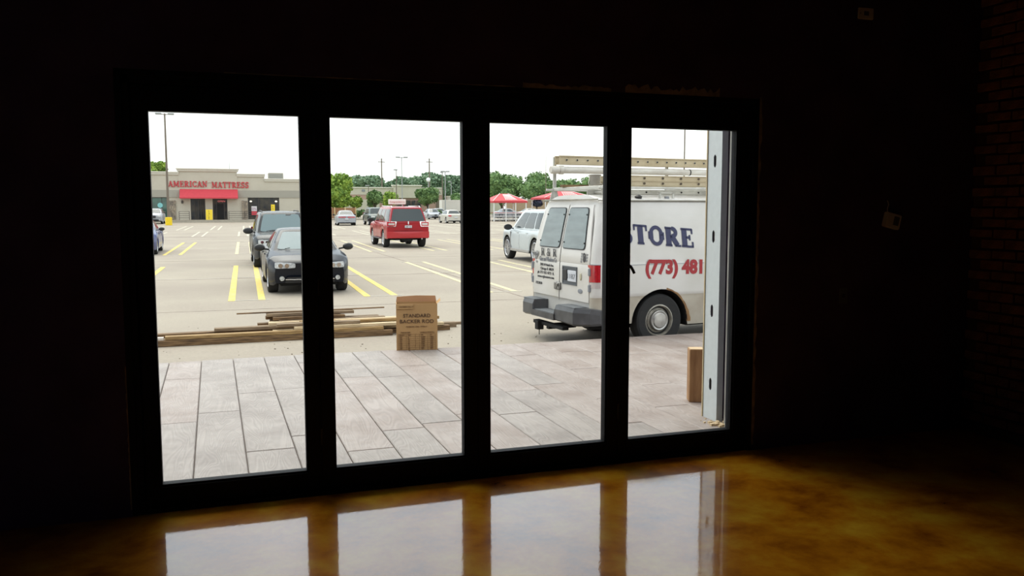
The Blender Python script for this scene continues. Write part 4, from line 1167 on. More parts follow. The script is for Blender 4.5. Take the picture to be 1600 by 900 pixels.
# rusty rear lip of the rear right arch
for s in (-1,):
    v2 = []; f2 = []; rr = random.Random(2)
    for q in range(15):
        a = math.radians(-2+82*q/14); w_ = .010+.02*rr.random()+(.03 if q < 4 else 0)
        for ro_ in (ra-.004, ra+w_):
            px, pz = ro_*math.cos(a), azc+ro_*math.sin(a)
            v2 += [(px, s*(vy(pz)+.003), pz), (px, s*(vy(pz)-.012), pz)]
    for q in range(14):
        k = q*4; f2 += [(k, k+2, k+6, k+4), (k+1, k+5, k+7, k+3), (k+2, k+3, k+7, k+6), (k, k+4, k+5, k+1)]
    MB().add(v2, f2).build('rust_patch', M['rust'], van)
# side seams, drip rail, panel lines
dr = MB()
for s in (-1, 1):
    dr.bbox(-.93, s*.845-.025, 2.035, 2.55, s*.845+.025, 2.052, .006)
dr.bbox(-.935, -.80, 2.052, -.90, .80, 2.07, .006)
dr.build('drip_rail', mat('aged_gutter', (.34, .33, .28), .7, var=.4), van)
ln = MB()
for s in (-1, 1):
    y_ = 1.0*s
    ln.box(-.95, min(y_*.997, y_*1.0015), 1.165, 2.5, max(y_*.997, y_*1.0015), 1.171)
    for xx in (.98, 1.9):
        for za, zb in ((.76, 1.16), (1.2, 1.35), (1.35, 1.8), (1.8, 2.0)):
            ya, yb = s*(vy(za)+.001), s*(vy(zb)+.001)
            ln.add([(xx-.004, ya, za), (xx+.004, ya, za), (xx+.004, yb, zb), (xx-.004, yb, zb)], [(0, 1, 2, 3)])
ln.build('panel_seam', M['greyink'], van)
# front glass & details of the van
for s in (-1, 1):
    fnw = lambda a, b, s=s: Vector((a*s*-1 if False else a, s*vy(b), b))
    q = [(2.1, 1.38), (2.95, 1.38), (2.55, 1.88), (2.1, 1.88)]
    if s > 0: patch(lambda a, b: Vector((-a, vy(b), b)), ro([(-x, z) for x, z in [q[1], q[0], q[3], q[2]]], .1), .006).build('side_window', M['carglass'], van)
    else: patch(lambda a, b: Vector((a, -vy(b), b)), ro(q, .1), .006).build('side_window', M['carglass'], van)
    MB().bbox(2.75, s*1.08-.10, 1.3, 2.83, s*1.08+.10, 1.55, .03).build('mirror', M['black'], van)
    MB().bbox(4.1, s*.72-.13, .72, 4.26, s*.72+.13, .90, .02).build('headlight', M['lens'], van)
patch(lambda a, b: Vector((lerp(3.33, 2.72, b), a, lerp(1.40, 1.98, b))), ro([(-.78, .06), (.78, .06), (.72, .94), (-.72, .94)], .08), .03, .02).build('windscreen', M['carglass'], van)
MB().bbox(4.16, -.55, .72, 4.27, .55, .92, .02).build('grille', M['black'], van)
MB().bbox(4.1, -.98, .42, 4.42, .98, .62, .04).build('front_bumper', M['bumper'], van)

# rear doors: two leaves as slightly proud skins following the leaning face
def vrf(a, b):  # a = across to the right as seen from behind (-y), b = height
    return Vector((vrear(b)-.002, -a, b))
for s in (-1, 1):
    top = [(s*.018, 1.985), (s*.70, 1.985), (s*.80, 1.5), (s*.86, 1.30), (s*.86, .66), (s*.018, .66)]
    if s < 0: top = top[::-1]
    top = top[::-1]
    bmq = []
    for i in range(len(top)):
        a = Vector(top[i]); b = Vector(top[(i+1) % len(top)])
        n_ = max(2, int((b-a).length/.08))
        for k in range(n_): bmq.append(tuple(a.lerp(b, k/n_)))
    # grid skin so it bends with the face
    mb = MB(); zs_ = [.66, .72, .76, .9, 1.05, 1.15, 1.17, 1.19, 1.3, 1.36, 1.45, 1.55, 1.65, 1.75, 1.85, 1.93, 1.985]
    v2 = []; nx = 6
    def halfw(z): return interp([(.66, .865), (1.30, .865), (1.5, .81), (1.985, .70)], z)
    for o_ in (.010, -.01):
        for z in zs_:
            groove = -.006 if abs(z-1.17) < .005 else 0
            for i in range(nx+1):
                a = lerp(.012, halfw(z), i/nx); v2.append(Vector((vrear(z)-o_-groove, -s*a, z)))
    f2 = []; K = (nx+1)*len(zs_)
    for j in range(len(zs_)-1):
        for i in range(nx):
            a = j*(nx+1)+i; f2.append((a, a+1, a+nx+2, a+nx+1))
        for i in (0, nx):
            a = j*(nx+1)+i; f2.append((a, a+nx+1, K+a+nx+1, K+a))
    for j in (0, len(zs_)-1):
        for i in range(nx):
            a = j*(nx+1)+i; f2.append((a, a+1, K+a+1, K+a))
    door = mb.add(v2, f2).build('rear_door', M['vanw'], van, smooth=25)
    # window: corners follow the leaning outline; rubber then glass
    def qd(e_): return [(s*(.055-e_), 1.375-e_), (s*(.70+e_), 1.375-e_), (s*(.60+e_), 1.935+e_), (s*(.055-e_), 1.935+e_)]
    for e_, off, mm, nm in ((.012, .016, 'black', 'window_seal'), (0, .022, 'vanglass', 'window')):
        q = qd(e_)
        if s < 0: q = [q[1], q[0], q[3], q[2]]
        # outward is -x : a to the right (-y), b up gives du x dv = (-y) x z = -x
        patch(vrf, ro(q, .10, 3, 3), off, .012).build(nm, M[mm], door, smooth=20)
    for (hx, hz_) in ((.08, 1.85), (.08, 1.46), (.60, 1.85), (.68, 1.46)):
        p = vrf(s*hx, hz_)
        MB().lathe([(.011, 0), (.011, .012), (0, .014)], 8, 'Y', Matrix.Translation(p+Vector((-.02, 0, 0))) @ Matrix.Rotation(PI/2, 4, 'Z')).build('clip', M['black'], door)
    for hz_ in (.86, 1.08):
        MB().bbox(-1.10, -s*.885-.02, hz_-.05, -1.06, -s*.885+.02, hz_+.05, .008).build('hinge', M['greyink'], door)
seam = MB(); 
for za, zb in ((.62, 1.2), (1.2, 1.36), (1.36, 1.7), (1.7, 1.99)):
    xa, xb = vrear(za)-.008, vrear(zb)-.008
    seam.add([(xa, -.006, za), (xa, .006, za), (xb, .006, zb), (xb, -.006, zb)], [(0, 1, 2, 3)])
seam.build('door_seam', M['black'], van)
# plate recess, plate, handle, emblem, reflector
rp_ = MB()
X = -1.09
rp_.box(X, -.53, .865, X+.02, -.10, .885); rp_.box(X, -.53, 1.105, X+.02, -.10, 1.125); rp_.box(X, -.53, .885, X+.02, -.51, 1.105); rp_.box(X, -.12, .885, X+.02, -.10, 1.105); rp_.box(X+.008, -.53, .87, X+.02, -.1, 1.12)
rp_.build('plate_recess', mat('recess_grey', (.09, .10, .11), .6), van)
pl_ = MB().bbox(X-.004, -.52, .915, X+.006, -.27, 1.07, .004).build('number_plate', M['platew'], van)
text('plate_print', '1187', .10, M['greyink'], van, basis((X-.006, -.28, .955), (0, -1, 0), (0, 0, 1)), .22)
MB().bbox(X-.012, -.26, .93, X+.004, -.14, 1.08, .01).build('door_latch', M['black'], van)
MB().lathe([(.055, 0), (.05, .012), (0, .016)], 18, 'Y', Matrix.Translation((-1.078, -.63, .80)) @ Matrix.Rotation(PI/2, 4, 'Z') @ Matrix.Diagonal((1.2, 1, .62, 1))).build('badge', M['greyink'], van)
MB().lathe([(.035, 0), (.03, .01), (0, .012)], 14, 'Y', Matrix.Translation((-1.08, -.64, 1.0)) @ Matrix.Rotation(PI/2, 4, 'Z') @ Matrix.Diagonal((.8, 1, 1.5, 1))).build('sticker', mat('beige_sticker', (.45, .42, .3), .6), van)
lk = MB(); lk.bbox(-1.115, -.06, .77, -1.07, .12, .88, .012); lk.tube((-1.12, .05, .83), (-1.07, .05, .83), .04); lk.tube((-1.13, -.02, .86), (-1.09, -.02, .80), .015)
lk.build('padlock_hasp', mat('worn_hasp', (.30, .29, .27), .5, metal=.6, var=.6, vscale=30), van)
hl = MB(); 
for z in (.9, 1.04): hl.bbox(-1.06, .95, z-.045, -1.0, 1.0, z+.045, .01)
hl.build('hinge', M['greyink'], van)
# tail lights wrap the rear corners
for s in (-1, 1):
    def tf(a, b, s=s):
        # a 0..1 wraps from rear face round the corner
        ang = a*PI/2
        y = .885+.11*math.sin(ang); x = -1.066+.11*(1-math.cos(ang))
        return Vector((x, s*y, b))
    def tf_in(a, b, s=s):
        if a < 0: return Vector((-1.066, s*(.885+a*.16), b))
        return tf(a, b)
    for z0_, z1_, mm, nm in ((.945, 1.175, 'redlens', 'tail_light'), (.865, .940, 'clearlens', 'reversing_light'), (.855, 1.185, 'greyink', 'lamp_bezel')):
        off = .010 if nm != 'lamp_bezel' else .004
        a0, a1 = (-.38, .92) if nm == 'lamp_bezel' else (-.34, .88)
        v2 = []; f2 = []
        for i in range(11):
            a = lerp(a0, a1, i/10); p = tf_in(a, 0); q = tf_in(a+.01, 0)-p
            nn = Vector((q.y, -q.x, 0)).normalized()*s*(1)
            if nn.x > 0 and a < .5: nn = -nn
            if a >= .5 and nn.y*s < 0: nn = -nn
            for z in (z0_, z1_):
                for o2 in (0, off): v2.append(p+nn*o2+Vector((0, 0, z)))
        for i in range(10):
            k = i*4; f2 += [(k+1, k+3, k+7, k+5), (k, k+4, k+6, k+2), (k, k+1, k+5, k+4), (k+2, k+6, k+7, k+3)]
        f2 += [(0, 2, 3, 1), (40, 41, 43, 42)]
        MB().add(v2, f2).build(nm, M[mm], van, smooth=30)
# rear bumper: step bumper with a lower middle step
bp_ = MB()
def bsec(y):  # (x_front, x_rear, z_bottom, z_top) along y
    ay = abs(y)
    step = 1 if -.32 < y+.0-.33 < .35 and False else 0
    return ay
prof_y = [-1.0, -.97, -.80, -.30, -.28, .40, .42, .80, .97, 1.0]
tops = [.555, .585, .59, .59, .455, .455, .59, .59, .585, .555]
rear_x = [-.98, -1.12, -1.29, -1.31, -1.33, -1.33, -1.31, -1.29, -1.12, -.98]
bots = [.36, .35, .34, .36, .37, .37, .36, .34, .35, .36]
v2 = []; f2 = []
for y, tz, rx_, bz in zip(prof_y, tops, rear_x, bots):
    fx = -.86 if abs(y) > .98 else -1.05
    v2 += [Vector(p) for p in ((fx, y, bz), (rx_+.05, y, bz), (rx_, y, bz+.03), (rx_-.0, y, tz-.06), (rx_+.025, y, tz), (fx, y, tz))]
for i in range(len(prof_y)-1):
    for j in range(6): f2.append((i*6+j, i*6+(j+1) % 6, i*6+6+(j+1) % 6, i*6+6+j))
f2 += [tuple(range(6)), tuple((len(prof_y)-1)*6+j for j in range(5, -1, -1))]
bmp = bp_.add(v2, f2).build('rear_bumper', M['bumper'], van)
MB().bbox(-1.275, -.82, .588, -1.09, -.32, .598, .004).build('tread_pad', M['tread'], bmp)
MB().bbox(-1.275, .44, .588, -1.09, .82, .598, .004).build('tread_pad', M['tread'], bmp)
MB().bbox(-1.30, -.26, .453, -1.09, .38, .461, .004).build('tread_pad', M['tread'], bmp)
MB().box(-1.33, -.3, .37, -1.05, .42, .455).build('step_face', M['bumper'], bmp)
for s in (-1, 1): MB().bbox(-1.05, s*.90-.09, .36, -.62, s*.90+.09, .57, .03).build('bumper_side', M['bumper'], van)
ht = MB(); ht.bbox(-1.25, .0, .20, -.8, .08, .28, .006); ht.bbox(-1.32, .22, .17, -1.22, .32, .30, .006); ht.bbox(-1.26, -.45, .24, -1.16, .5, .29, .006); ht.tube((-1.27, .27, .17), (-1.27, .27, .09), .006)
ht.build('tow_hitch', M['under'], van)
MB().tube((-1.0, -.7, .3), (.0, -.7, .3), .035).build('exhaust_pipe', M['under'], van)

# lettering on the side (right side = -y) : reading direction +x
ys = lambda z: -(vy(z)+.004)
for zc_ in ():
    pass
slope_up = Vector((0, -(vy(1.72)-vy(1.38))/.34*-1, 1))
upv = Vector((0, (vy(1.38)-vy(1.70))/.32, 1))
xd = Vector((1, -.0133, -.075)); upv = Vector((0, .178, 1))
Mx = basis((-.66, -(vy(1.475)+.004), 1.475), xd, upv)
BOLD = 1.45
serif_word('side_letter', 'STORE', Mx, .265, 1.24, M['navy'], van, .002)
Mx = basis((-.27, -1.0025, 1.045), Vector((1, 0, -.02)), (0, 0, 1))
text('phone_print', '(773) 481', .26, M['redink'], van, Mx, .95, bold=.013)
BOLD = 0.85
# lettering on the rear doors; x axis = -y
def rl(y, z): return basis((vrear(z)-.0135, y, z), (0, -1, 0), (0, 0, 1))
serif_word('door_letter', 'R & R', rl(.62, 1.235), .115, .52, M['blackink'], van, .002)
text('door_print', 'Glass and Windows Co', .10, M['greyink'], van, rl(.66, 1.155), .56)
text('door_print', '2302 N Pulaski Ave.', .055, M['blackink'], van, rl(.64, 1.085), .45)
text('door_print', 'Chicago IL 60639', .055, M['blackink'], van, rl(.62, 1.025), .43)
text('door_print', 'ph 773 555 4773  IL', .055, M['blackink'], van, rl(.72, .965), .55)
text('door_print', 'www.rrglassstore.com', .055, M['blackink'], van, rl(.72, .905), .55)
text('door_print', '7322028', .055, M['blackink'], van, rl(.78, .80), .22)
text('door_print', '8', .17, M['blackink'], van, rl(-.69, 1.21), .07, bold=.006)
for z in (1.30, 1.265, 1.23, 1.195): text('door_print', 'TS', .04, M['greyink'], van, rl(-.62, z), .04)
for z in (1.29, 1.25, 1.21): text('door_print', 'P', .045, M['greyink'], van, rl(-.78, z), .03)
wf_ = MB()   # worn figure-like smudge of a sticker left of the lettering: plain faded patch
for i in range(22):
    rr = random.Random(i); y = .80+rr.uniform(-.09, .07); z = 1.20+rr.uniform(-.09, .10); s_ = rr.uniform(.012, .03)
    wf_.box(-1.081, y-s_, z-s_*.6, -1.079, y+s_, z+s_*.6)
wf_.build('worn_sticker', mat('faded_sticker', (.36, .36, .36), .7, var=.4, vscale=40), van)

# ---------------- rack and load (world placed through the van's frame)
VM = Matrix.Translation(VL) @ Matrix.Rotation(.092, 4, 'Z')
M['alu'] = mat('aluminium_rack', (.56, .55, .50), .5, metal=.3, var=.25, vscale=6)
M['fibre'] = mat('tan_fibreglass', (.50, .42, .28), .6, col2=(.42, .34, .21), vscale=4)
M['pvc'] = mat('dirty_white_pvc', (.62, .59, .53), .45, col2=(.50, .46, .40), vscale=4, stretch=(1, 4, 4))
rk = MB()
Y0 = -.74; Y1 = .74
for x in (-.76, 1.28, 2.45):
    for s in (-1, 1):
        yb = s*.80
        rk.bbox(x-.025, yb-.02, 2.06, x+.025, yb+.02, 2.72, .006)
        rk.prism([(x-.09, 2.04), (x+.09, 2.04), (x+.028, 2.25), (x-.028, 2.25)], lambda a, b, d, yb=yb: Vector((a, yb-.006+d, b)), .012)
    rk.bbox(x-.025, -.80, 2.20, x+.025, .80, 2.25, .006)
for s in (-1, 1): rk.bbox(-.9, s*.80-.02, 2.20, 2.5, s*.80+.02, 2.235, .006)
rko = rk.build('roof_rack', M['alu'], van)
def local_thing(name, label, cat, x, y, z, group=None):
    p = VM @ Vector((x, y, z)); t = thing(name, label, cat, p, .092, group); return t
# ladder A: on edge on the near side at the top (one rail with holes seen side-on)
def ladder(label, x0, x1, y, z, h, holes, hsp, m, depth=.38, flange=True):
    t = local_thing('ladder', label, 'ladder', x0, y, z, 'ladders on the van roof rack')
    L = x1-x0
    for k, yy in enumerate((0, depth)):
        rb = MB(); rb.box(0, yy, .0, L, yy+.008, h)
        rb.box(0, yy-.018, h-.014, L, yy+.026, h); rb.box(0, yy-.018, 0, L, yy+.026, .014)
        rb.build('rail', m, t)
    for k in range(int((L-.1)/holes)):
        xk = .12+holes*k
        MB().tube((xk, -.010, h*.5), (xk, depth+.014, h*.5), .016, n=10).build('rung', M['alu'], t)
        MB().tube((xk, -.014, h*.5), (xk, -.009, h*.5), .013, n=10).build('rung_end', M['under'], t)
    return t
ladder('tan ladder lying on its side highest on the van roof rack', -.78, 3.2, .60, 2.60, .13, .18, 0, M['fibre'], depth=.14)
t = local_thing('ladder', 'wide tan ladder slung below the white tube on the near side of the van rack', 'ladder', -.62, -.76, 2.25, 'ladders on the van roof rack')
for zz in (0, .072):
    for yy in (0, .40):
        rb = MB(); rb.box(0, yy, zz, 2.8, yy+.008, zz+.068); rb.box(0, yy-.012, zz+.060, 2.8, yy+.02, zz+.068); rb.build('rail', M['fibre'], t)
    for k in range(8):
        xk = .16+.305*k
        MB().tube((xk, -.008, zz+.032), (xk, .40, zz+.032), .015, n=10).build('rung', M['alu'], t)
        MB().tube((xk, -.016, zz+.032), (xk, -.007, zz+.032), .016, n=10).build('rung_end', M['bark'], t)
# pvc tube carrier
t = local_thing('tube_carrier', 'long dirty white plastic tube with a fat end cap on the van rack', 'tube', -.92, .62, 2.515)
MB().tube((.1, 0, 0), (1.9+.6, 0, 0), .052, n=20).build('pipe', M['pvc'], t, smooth=30)
MB().tube((2.52, 0, 0), (4.0, 0, 0), .05, n=20).build('pipe', M['pvc'], t, smooth=30)
MB().lathe([(.0, 0), (.052, 0), (.060, .01), (.060, .13), (.052, .135), (.052, .145), (.068, .15), (.068, .21), (.056, .215)], 20, 'Y', Matrix.Rotation(-PI/2, 4, 'Z')).build('end_cap', M['pvc'], t, smooth=30)
MB().tube((.205, 0, 0), (.215, 0, 0), .062, n=20).tube((2.50, 0, 0), (2.52, 0, 0), .054, n=20).build('collar', M['under'], t, smooth=30)
t = local_thing('wood_plank', 'brown timber plank lying across the front of the van rack', 'board', -.82, .45, 2.253)
MB().bbox(0, -.05, 0, 2.4, .05, .035, .004).build('plank', M['wood_brown'], t)
t = local_thing('bucket', 'grey bucket of tools sitting on the rear of the van rack', 'bucket', -.56, -.10, 2.252)
MB().lathe([(0, 0), (.075, 0), (.085, .15), (.090, .155), (.090, .17), (.080, .17), (.07, .02), (0, .02)], 18).build('pail', mat('grey_bucket', (.34, .31, .26), .6, var=.3), t, smooth=30)
MB().path([(-.088, 0, .15), (-.11, 0, .05), (-.08, .01, -.01), (-.12, .02, -.015)], .006, 6).build('cord', M['plate'], t)
MB().lathe([(0, 0), (.03, .02), (.04, .06), (.03, .1), (0, .12)], 10, 'Z', Matrix.Translation((.12, 0, .03))).build('rag', mat('rag', (.5, .48, .46), .9), t, smooth=40)
t = local_thing('aluminium_ladder', 'flat grey aluminium ladder low on the van roof under the tan ladders', 'ladder', -.70, -.55, 2.13, 'ladders on the van roof rack')
for yy in (0, .42):
    MB().bbox(0, yy, 0, 3.1, yy+.03, .07, .004).build('rail', M['alu'], t)
for k in range(10):
    MB().tube((.12+.3*k, .0, .035), (.12+.3*k, .43, .035), .014, n=8).build('rung', M['alu'], t)
    MB().tube((.12+.3*k, -.008, .035), (.12+.3*k, .001, .035), .012, n=8).build('rung_end', M['under'], t)
t = local_thing('clamp_frame', 'small grey clamp frame standing on the van roof below the ladders', 'clamp', .12, -.72, 2.055)
MB().bbox(0, -.01, 0, .03, .01, .11, .003).bbox(.22, -.01, 0, .25, .01, .11, .003).bbox(0, -.01, .09, .25, .01, .115, .003).build('frame', M['alu'], t)
MB().bbox(.1, -.02, .01, .16, .02, .05, .004).build('jaw', M['greyink'], t)
t = local_thing('glazing_cup', 'black rubber suction cup clamp on the van roof edge', 'clamp', -.22, -.72, 2.05)
MB().lathe([(0, .0), (.05, .0), (.045, .03), (.055, .05), (.02, .075), (0, .08)], 14).build('cup', M['black'], t, smooth=40)
t = local_thing('rope_bundle', 'loose bundle of rope and rags on the rear of the van roof', 'rope', -.62, -.45, 2.205)
rr = random.Random(3); pts = [(.12*math.cos(i*.8)+rr.uniform(-.03, .03)+i*.006, .12*math.sin(i*.8)+rr.uniform(-.03, .03), .03+rr.uniform(0, .05)) for i in range(40)]
MB().path(pts, .009, 6).build('rope', mat('rope', (.30, .26, .2), .9, var=.4), t)
MB().lathe([(0, 0), (.09, .01), (.1, .05), (.06, .09), (0, .1)], 12, 'Z', Matrix.Translation((.25, .0, 0)) @ Matrix.Diagonal((1.5, 1, 1, 1))).build('rag', M['greyink'], t, smooth=40)

# ================================================================== STORE ACROSS THE LOT
FY = 96.5; GB = .52
M['stucco'] = mat('beige_stucco', (.50, .46, .375), .85, col2=(.46, .42, .34), vscale=.6)
M['stucco2'] = mat('taupe_stucco_band', (.33, .31, .26), .85)
M['cornice'] = mat('pale_cornice', (.58, .55, .47), .8)
M['awning'] = mat('red_awning', (.60, .055, .075), .7, var=.1)
M['signred'] = mat('red_channel_letter', (.55, .02, .035), .4)
M['shopglass'] = mat('shop_glass', (.02, .024, .03), .08, spec=.25, col2=(.07, .06, .045), vscale=1.2)
M['greenglass'] = mat('green_shop_glass', (.05, .13, .10), .08, spec=.6, col2=(.03, .06, .05), vscale=1.0)
M['stone'] = mat('ledge_stone', (.38, .31, .23), .9, col2=(.20, .17, .14), vscale=2.5)
M['curb'] = mat('curb_concrete', (.40, .36, .29), .85, var=.15)
M['yband'] = mat('yellow_poster', (.85, .62, .03), .6)
st = thing('mattress_store', 'beige single storey store with red AMERICAN MATTRESS sign and red awning', 'store', (0, FY, .3))
def sb(name, x0, y0, z0, x1, y1, z1, m, parent=None, b=None):
    mb = MB(); z0 -= .3; z1 -= .3
    mb.bbox(x0, y0, z0, x1, y1, z1, b) if b else mb.box(x0, y0, z0, x1, y1, z1)
    return mb.build(name, m, parent or st)
# walls with openings: green window, two entrances, show window
ops = [(-12.5, -5.72, 3.05), (-3.28, -1.73, 2.88), (-.94, .64, 2.88), (2.87, 6.35, 3.09)]
wl_ = MB(); xc = -34
for a, b, zt in ops:
    wl_.box(xc, 0, .2, a, .35, 5.0-.3); wl_.box(a, 0, zt-.3, b, .35, 5.0-.3); xc = b
wl_.box(xc, 0, .2, 11, .35, 4.7)
for a, b, zt in (ops[0], ops[3]): wl_.box(a, 0, .2, b, .35, .26)
wl_.box(-34, .36, .2, 11, 26, 4.6)
wl_.build('wall', M['stucco'], st)
for (a, b, zt) in ((-34, -4.46, 5.86), (1.78, 4.78, 5.73), (4.78, 11, 5.2)):
    sb('parapet', a, 0, 5.0, b, .4, zt, M['stucco']); sb('cornice', a-.05, -.16, zt-.35, b+.05, .5, zt, M['cornice'], b=.06); sb('cornice_lip', a-.08, -.26, zt-.12, b+.08, .55, zt+.02, M['cornice'], b=.03)
sb('parapet', -4.46, -.06, 4.7, 1.78, .45, 6.27, M['stucco']); sb('cornice', -4.6, -.24, 5.92, 1.92, .5, 6.25, M['cornice'], b=.06); sb('cornice_lip', -4.7, -.36, 6.14, 2.02, .55, 6.29, M['cornice'], b=.03)
sb('wall_band', -34, -.05, 3.11, -4.4, 0, 3.85, M['stucco2']); sb('wall_band', 1.8, -.05, 3.11, 11, 0, 3.85, M['stucco2']); sb('band_moulding', -34, -.09, 3.04, -4.4, 0, 3.12, M['stucco2']); sb('band_moulding', 1.8, -.09, 3.04, 11, 0, 3.12, M['stucco2'])
aw = MB().prism([(0, 3.66), (0, 2.6), (-1.1, 2.6), (-1.1, 2.75)], lambda a, b, d: Vector((-4.36+d, a, b)), 6.16)
aw.build('awning', M['awning'], st)
serif_word('sign_letter', 'AMERICAN', basis((-5.55, -.02, 4.20-.3), (1, 0, 0), (0, 0, 1)), .66, 4.15, M['signred'], st, .12)
serif_word('sign_letter', 'MATTRESS', basis((-.98, -.02, 4.13-.3), (1, 0, 0), (0, 0, 1)), .66, 4.05, M['signred'], st, .12)
M['bronze'] = mat('bronze_mullion', (.05, .04, .035), .5)
def shopfront(a, b, zt, cuts, gm, name='shop_window', zb=.52):
    f = MB(); z0 = zb-.3; z1 = zt-.3
    for x in [a]+cuts+[b-.06]: f.box(x, .08, z0, x+.06, .18, z1)
    f.box(a, .08, z0, b, .18, z0+.08); f.box(a, .08, z1-.08, b, .18, z1)
    w = f.build(name, M['bronze'], st)
    xs_ = [a]+cuts+[b]
    for p, q in zip(xs_[:-1], xs_[1:]): MB().box(p+.05, .12, z0+.07, q-.0, .14, z1-.07).build('pane', gm, w)
    return w
shopfront(-12.5, -5.72, 3.05, [-11.2, -9.9, -8.6, -7.3, -6.3], M['greenglass'])
shopfront(2.87, 6.35, 3.09, [4.0, 5.2], M['shopglass'])
shopfront(-3.28, -1.73, 2.88, [-2.5], M['shopglass'], 'entrance')
e2 = shopfront(-.94, .64, 2.88, [-.55, .25], M['shopglass'], 'entrance')
MB().box(-.5, .06, .22, .25, .10, 2.0).build('doorway_shade', M['under'], st)  # black slab standing in for the shade inside the doorway
for x in (-2.85, -2.2): MB().box(x-.02, .02, .22, x+.02, .1, 2.5).build('door_stile', M['bronze'], st)
for x in (-4.13, 2.33):
    MB().bbox(x-.10, -.14, 2.05, x+.10, 0, 2.38, .03).build('wall_lamp', M['bronze'], st)
# ledge stone columns, joined stones
for (a, b, zt) in ((-5.50, -4.83, 2.70), (2.22, 2.84, 2.66)):
    s_ = MB(); rr = random.Random(int(a*10)); z = .52
    while z < zt-.05:
        h_ = rr.uniform(.10, .2); x = a
        while x < b-.05:
            w_ = min(rr.uniform(.16, .4), b-x); s_.box(x+.012, -.14-rr.uniform(0, .05), z-.3+.012, x+w_-.012, 0, min(z+h_, zt)-.3-.012); x += w_
        z += h_
    s_.build('stone_facing', M['stone'], st, kind='stuff')
# posters in the windows
t_ = MB().box(3.25, .02, .75, 3.85, .05, 1.75).build('poster', mat('poster_white', (.65, .62, .62), .6), st)
MB().box(3.25, .0, .75, 3.85, .03, 1.2).build('poster_red', M['awning'], st)
text('poster_print', '0%', .42, mat('poster_purple', (.25, .1, .2), .6), st, basis((3.30, .01, 1.3), (1, 0, 0), (0, 0, 1)), .5)
MB().box(5.42, .02, .75, 5.85, .05, 1.95).build('poster', M['yband'], st)
for q, c_ in enumerate('SALE'):
    text('poster_print', c_, .24, M['blackink'], st, basis((5.55, .01, 1.62-.26*q), (1, 0, 0), (0, 0, 1)))
text('neon_print', 'OPEN', .26, mat('open_sign', (.6, .1, .1), .5, emit=(1, .25, .25, .5)), st, basis((-.4, .0, 2.22), (1, 0, 0), (0, 0, 1)), .8)
for x in (3.2, 6.0): MB().lathe([(0, -.1), (.12, -.05), (.14, 0), (.12, .05), (0, .1)], 10, 'Z', Matrix.Translation((x, .04, 2.3))).build('inside_lamp', mat('warm_lamp', (.9, .85, .7), .5, emit=(1, .9, .7, 1.5)), st)
MB().lathe([(.20, -.03), (.28, -.03), (.28, .0), (.2, .0)], 16, 'Y', Matrix.Translation((-6.45, .06, 1.85))).build('round_sign', mat('teal_sign', (.2, .5, .5), .5), st)
MB().tube((1.0, 3, 5.7), (1.0, 3, 7.0), .03, n=6).build('antenna', M['pole_g'], st)
sw = MB().box(-34, -2.6, -.25, 11.5, 0, .22); sw.build('sidewalk', M['curb'], st)
MB().box(-3.6, -3.1, -.25, 8, -2.6, .08).build('step', M['curb'], st)
hv = thing('rooftop_unit', 'grey ventilation unit on the right side of the store roof', 'air conditioner', (6.15, FY+2.5, 4.905))
MB().bbox(-.85, -.8, 0, .85, .8, 1.05, .05).build('cabinet', M['stucco2'], hv)
lv = MB()
for q in range(6): lv.box(-.75, -.83, .12+.14*q, .75, -.79, .18+.14*q)
lv.build('louvre', M['pole_g'], hv)
# railings
def railing(label, x0, x1, y, z, n):
    t = thing('railing', label, 'railing', (x0, y, z)); L = x1-x0
    for k in range(n+1):
        MB().tube((L*k/n, 0, 0), (L*k/n, 0, .95), .03, n=6).build('post', M['bronze'], t)
    for q in (.95, .72, .49, .26):
        MB().tube((0, 0, q), (L, 0, q), .02, n=6).build('rail', M['bronze'], t)
railing('short dark railing on the walk left of the store entrance', -4.4, -3.35, FY-2.4, .52, 1)
railing('long dark railing on the walk right of the store entrance', .75, 7.6, FY-2.5, .52, 4)
t = thing('sandwich_board', 'yellow sandwich board sign between the two store entrances', 'sign', (-1.33, FY-.7, .525))
for s in (-1, 1):
    MB().add([(-.35, s*.25, 0), (.35, s*.25, 0), (.35, s*.05, 1.15), (-.35, s*.05, 1.15), (-.35, s*.22, 0), (.35, s*.22, 0), (.35, s*.02, 1.15), (-.35, s*.02, 1.15)],
             [(0, 1, 2, 3), (7, 6, 5, 4), (0, 4, 5, 1), (1, 5, 6, 2), (2, 6, 7, 3), (3, 7, 4, 0)]).build('panel', M['yband'], t)
for q, c_ in enumerate('SALE'): text('print', c_, .26, M['blackink'], t, basis((-.09, -.28+.05*q*0-.0, .86-.25*q), (1, 0, 0), (0, 0, 1)))

# ------------------------------------------------------------------ light poles
def light_pole(label, x, y, H, r=.09, heads=2, base=None, m='pole', name='light_pole', arm=.55):
    t = thing(name, label, 'light pole', (x, y, gz(min(y, 160))))
    z0 = .75 if base else 0
    if base: MB().lathe([(.31, 0), (.31, .72), (.27, .76), (0, .76)], 16).build('base', base, t, smooth=30)
    MB().tube((0, 0, z0), (0, 0, H), r, r*.6, n=10).build('mast', M[m], t)
    a = [(-1, 0), (1, 0)][:heads]
    for dx, dy in a:
        MB().tube((0, 0, H-.1), (dx*arm, 0, H-.04), .04, n=6).build('arm', M[m], t)
        MB().bbox(dx*arm-.28, -.2, H-.10, dx*arm+.28, .2, H+.06, .05).build('lamp_head', M['pole_g'], t)
    return t
light_pole('tall light pole on a yellow painted base before the mattress store', -4.72, 81.2, 10.45, .12, 2, M['yellow'])
light_pole('tallest twin headed light pole above the red vehicle', 23.5, 110, 8.45, .08, 2, m='pole_g')
light_pole('single headed light pole just left of the tallest twin headed one', 24.65, 120, 7.15, .09, 1, m='pole', arm=.1)
